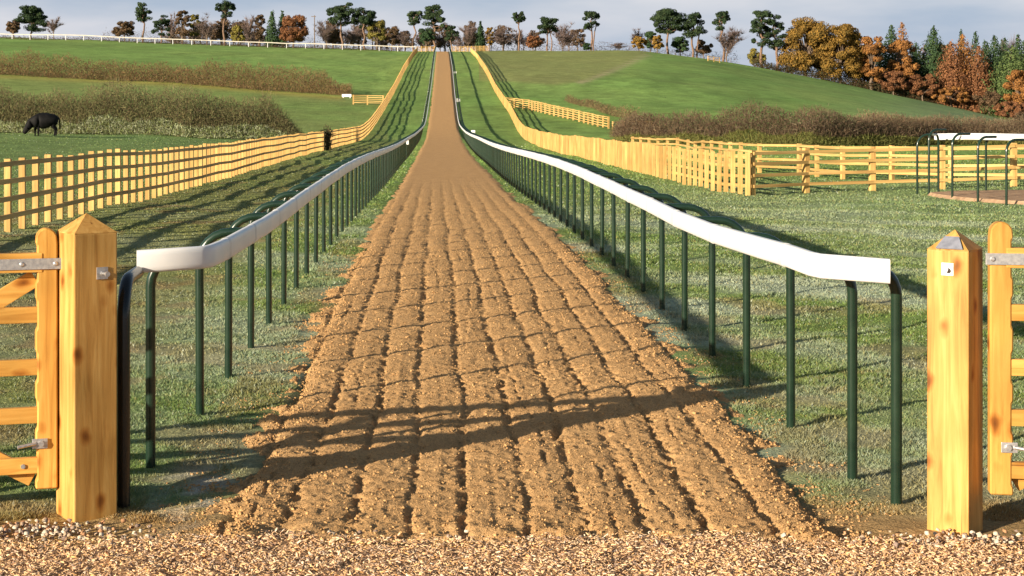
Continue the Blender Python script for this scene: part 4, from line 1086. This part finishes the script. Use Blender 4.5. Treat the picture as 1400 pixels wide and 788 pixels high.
hedge('hedge', 'tall straggly brown green hedge behind the black cow on the left', [((q_ - VX) / F * y_, y_) for q_, y_ in ((-60, 121), (120, 122), (260, 123), (372, 125), (412, 125.5))], [3.0, 3.1, 3.2, 3.4, .7], 3.0, 120000,
      [(.15, .12, .06), (.19, .165, .08), (.10, .08, .05), (.15, .16, .07)], base=[(.30, .34, .18), (.24, .28, .10), (.40, .42, .28), (.14, .12, .06)])
hedge('hedge', 'upper brown hedge running diagonally down the left hillside', [hit(-70, 99), hit(0, 102), hit(240, 113), hit(400, 126), hit(480, 131)], [2.9, 2.9, 2.7, 3.3, 1.3], 3.0, 70000,
      [(.17, .11, .06), (.20, .13, .06), (.12, .08, .05), (.17, .15, .06)], hw=.034)
hedge('hedge', 'dark brown hedge behind the right paddock fences', [hit(842, 196), hit(900, 197), hit(1100, 199), hit(1300, 198), hit(1460, 198)], [1.2, 2.3, 2.4, 2.2, 2.0], 2.6, 130000,
      [(.13, .085, .055), (.17, .115, .07), (.09, .06, .045), (.18, .14, .09)], base=[(.18, .20, .06), (.22, .22, .07), (.13, .11, .04), (.16, .15, .05)])
hedge('scrub', 'brown scrubby strip above the dark hedge on the right slope', [hit(1180, 170), hit(1290, 176), hit(1370, 180), hit(1450, 184)], 1.1, 9, 16000,
      [(.22, .16, .09), (.19, .13, .08), (.20, .19, .10)], cat='scrub', hw=.045)
hedge('scrub', 'thin strip of brown scrub on the right hillside above the curving fence', [hit(775, 139), hit(800, 146), hit(830, 156), hit(872, 168)], [.7, .8, 1.0, 1.6], 1.8, 6500,
      BR, cat='scrub', hw=.05)
hedge('hedge', 'low dark hedge seen behind the white rail on the left skyline', [(-180, 396), (-100, 400), (-50, 402), (-8, 403)], .85, 1.5, 16000,
      [(.10, .07, .05), (.07, .055, .04), (.12, .08, .05)], hw=.12, wave=.1)
hedge('scrub', 'short leafy bramble tangle at the broken posts beyond the right fence', [hit(836, 187), hit(900, 188)], .9, 1.6, 5000,
      [(.12, .13, .05), (.16, .11, .06), (.09, .10, .04)], cat='scrub', hw=.04)
hedge('undergrowth', 'dark undergrowth along the foot of the autumn wood', [((q_ - VX) / F * 404, 404) for q_ in (1030, 1090, 1150, 1210, 1270, 1330, 1370)], [1.6, 2.2, 2.4, 2.4, 2.2, 2.0, 1.8], 4, 14000,
      [(.05, .045, .025), (.08, .055, .03), (.10, .06, .03), (.05, .06, .03)], cat='undergrowth', hw=.14)
hedge('undergrowth', 'grey leafless scrub under the skyline trees left of the gallop', [((q_ - VX) / F * 424, 424) for q_ in (140, 250, 360, 450, 560, 592)], [2.6, 3.2, 3.0, 3.4, 3.4, 3.4], 6, 9000,
      [(.15, .12, .11), (.19, .15, .14), (.12, .10, .08)], cat='undergrowth', hw=.06)
hedge('undergrowth', 'grey leafless scrub under the skyline trees right of the gallop', [((q_ - VX) / F * 424, 424) for q_ in (606, 700, 800, 880, 1010)], [3.4, 3.4, 2.4, 2.4, 2.6], 6, 9000,
      [(.16, .12, .115), (.20, .15, .14), (.12, .10, .08)], cat='undergrowth', hw=.06)
# dark shrub standing against the left fence
x, y = hit(446, 206)
sh = hedge('shrub', 'small dark upright shrub growing against the long left fence', [(x - .12, y), (x + .12, y)], 1.3, .3, 900, [(.06, .05, .03), (.09, .07, .04), (.05, .06, .03)], cat='shrub', hw=.05, wave=.05)

# ---------------------------------------------------------------- small white markers
def marker(px, py, Y, label, size=.13, X=None):
    X = (px - VX) / F * Y; zc = CH - (py - VY) / F * Y; z0 = G(X, Y)
    root = empty('distance_marker', (X, Y, z0), label, 'marker post', 'small white marker posts')
    bm = bmesh.new(); tube(bm, [(0, 0, -.1), (0, 0, max(.1, zc - z0 - size * .6))], .03, 8); link('post', bmm('post', bm, True), M_green, root)
    bm = bmesh.new(); box(bm, (-size, -.03, zc - z0 - size), (size, .03, zc - z0 + size), .02); link('marker_board', bmm('marker_board', bm), M_marker, root)
marker(622, 100, 262, 'white marker beyond the right rail, highest up the hill', .22)
marker(626.5, 137, 190, 'white marker beyond the right rail, halfway up the hill', .2)
marker(647, 181, 104, 'white marker just behind the right rail at the foot of the hill', .12)
marker(556, 195, 82, 'white marker behind the left rail at the foot of the hill', .1)
marker(910, 141, 210, 'lone white marker post on the open right hillside', .14)
X, Y = hit(474, 134)
root = empty('water_trough', (X, Y, G(X, Y)), 'small white trough on the grass at the end of the upper left hedge', 'trough')
bm = bmesh.new(); box(bm, (-.55, -.2, .1), (.55, .2, .14)); box(bm, (-.55, -.2, .14), (-.5, .2, .42)); box(bm, (.5, -.2, .14), (.55, .2, .42)); box(bm, (-.5, -.2, .14), (.5, -.15, .42)); box(bm, (-.5, .15, .14), (.5, .2, .42))
link('basin', bmm('basin', bm), M_marker, root)
for s in (-.4, .4):
    bm = bmesh.new(); box(bm, (s - .05, -.15, -.05), (s + .05, .15, .1)); link('leg', bmm('leg', bm), M_marker, root)
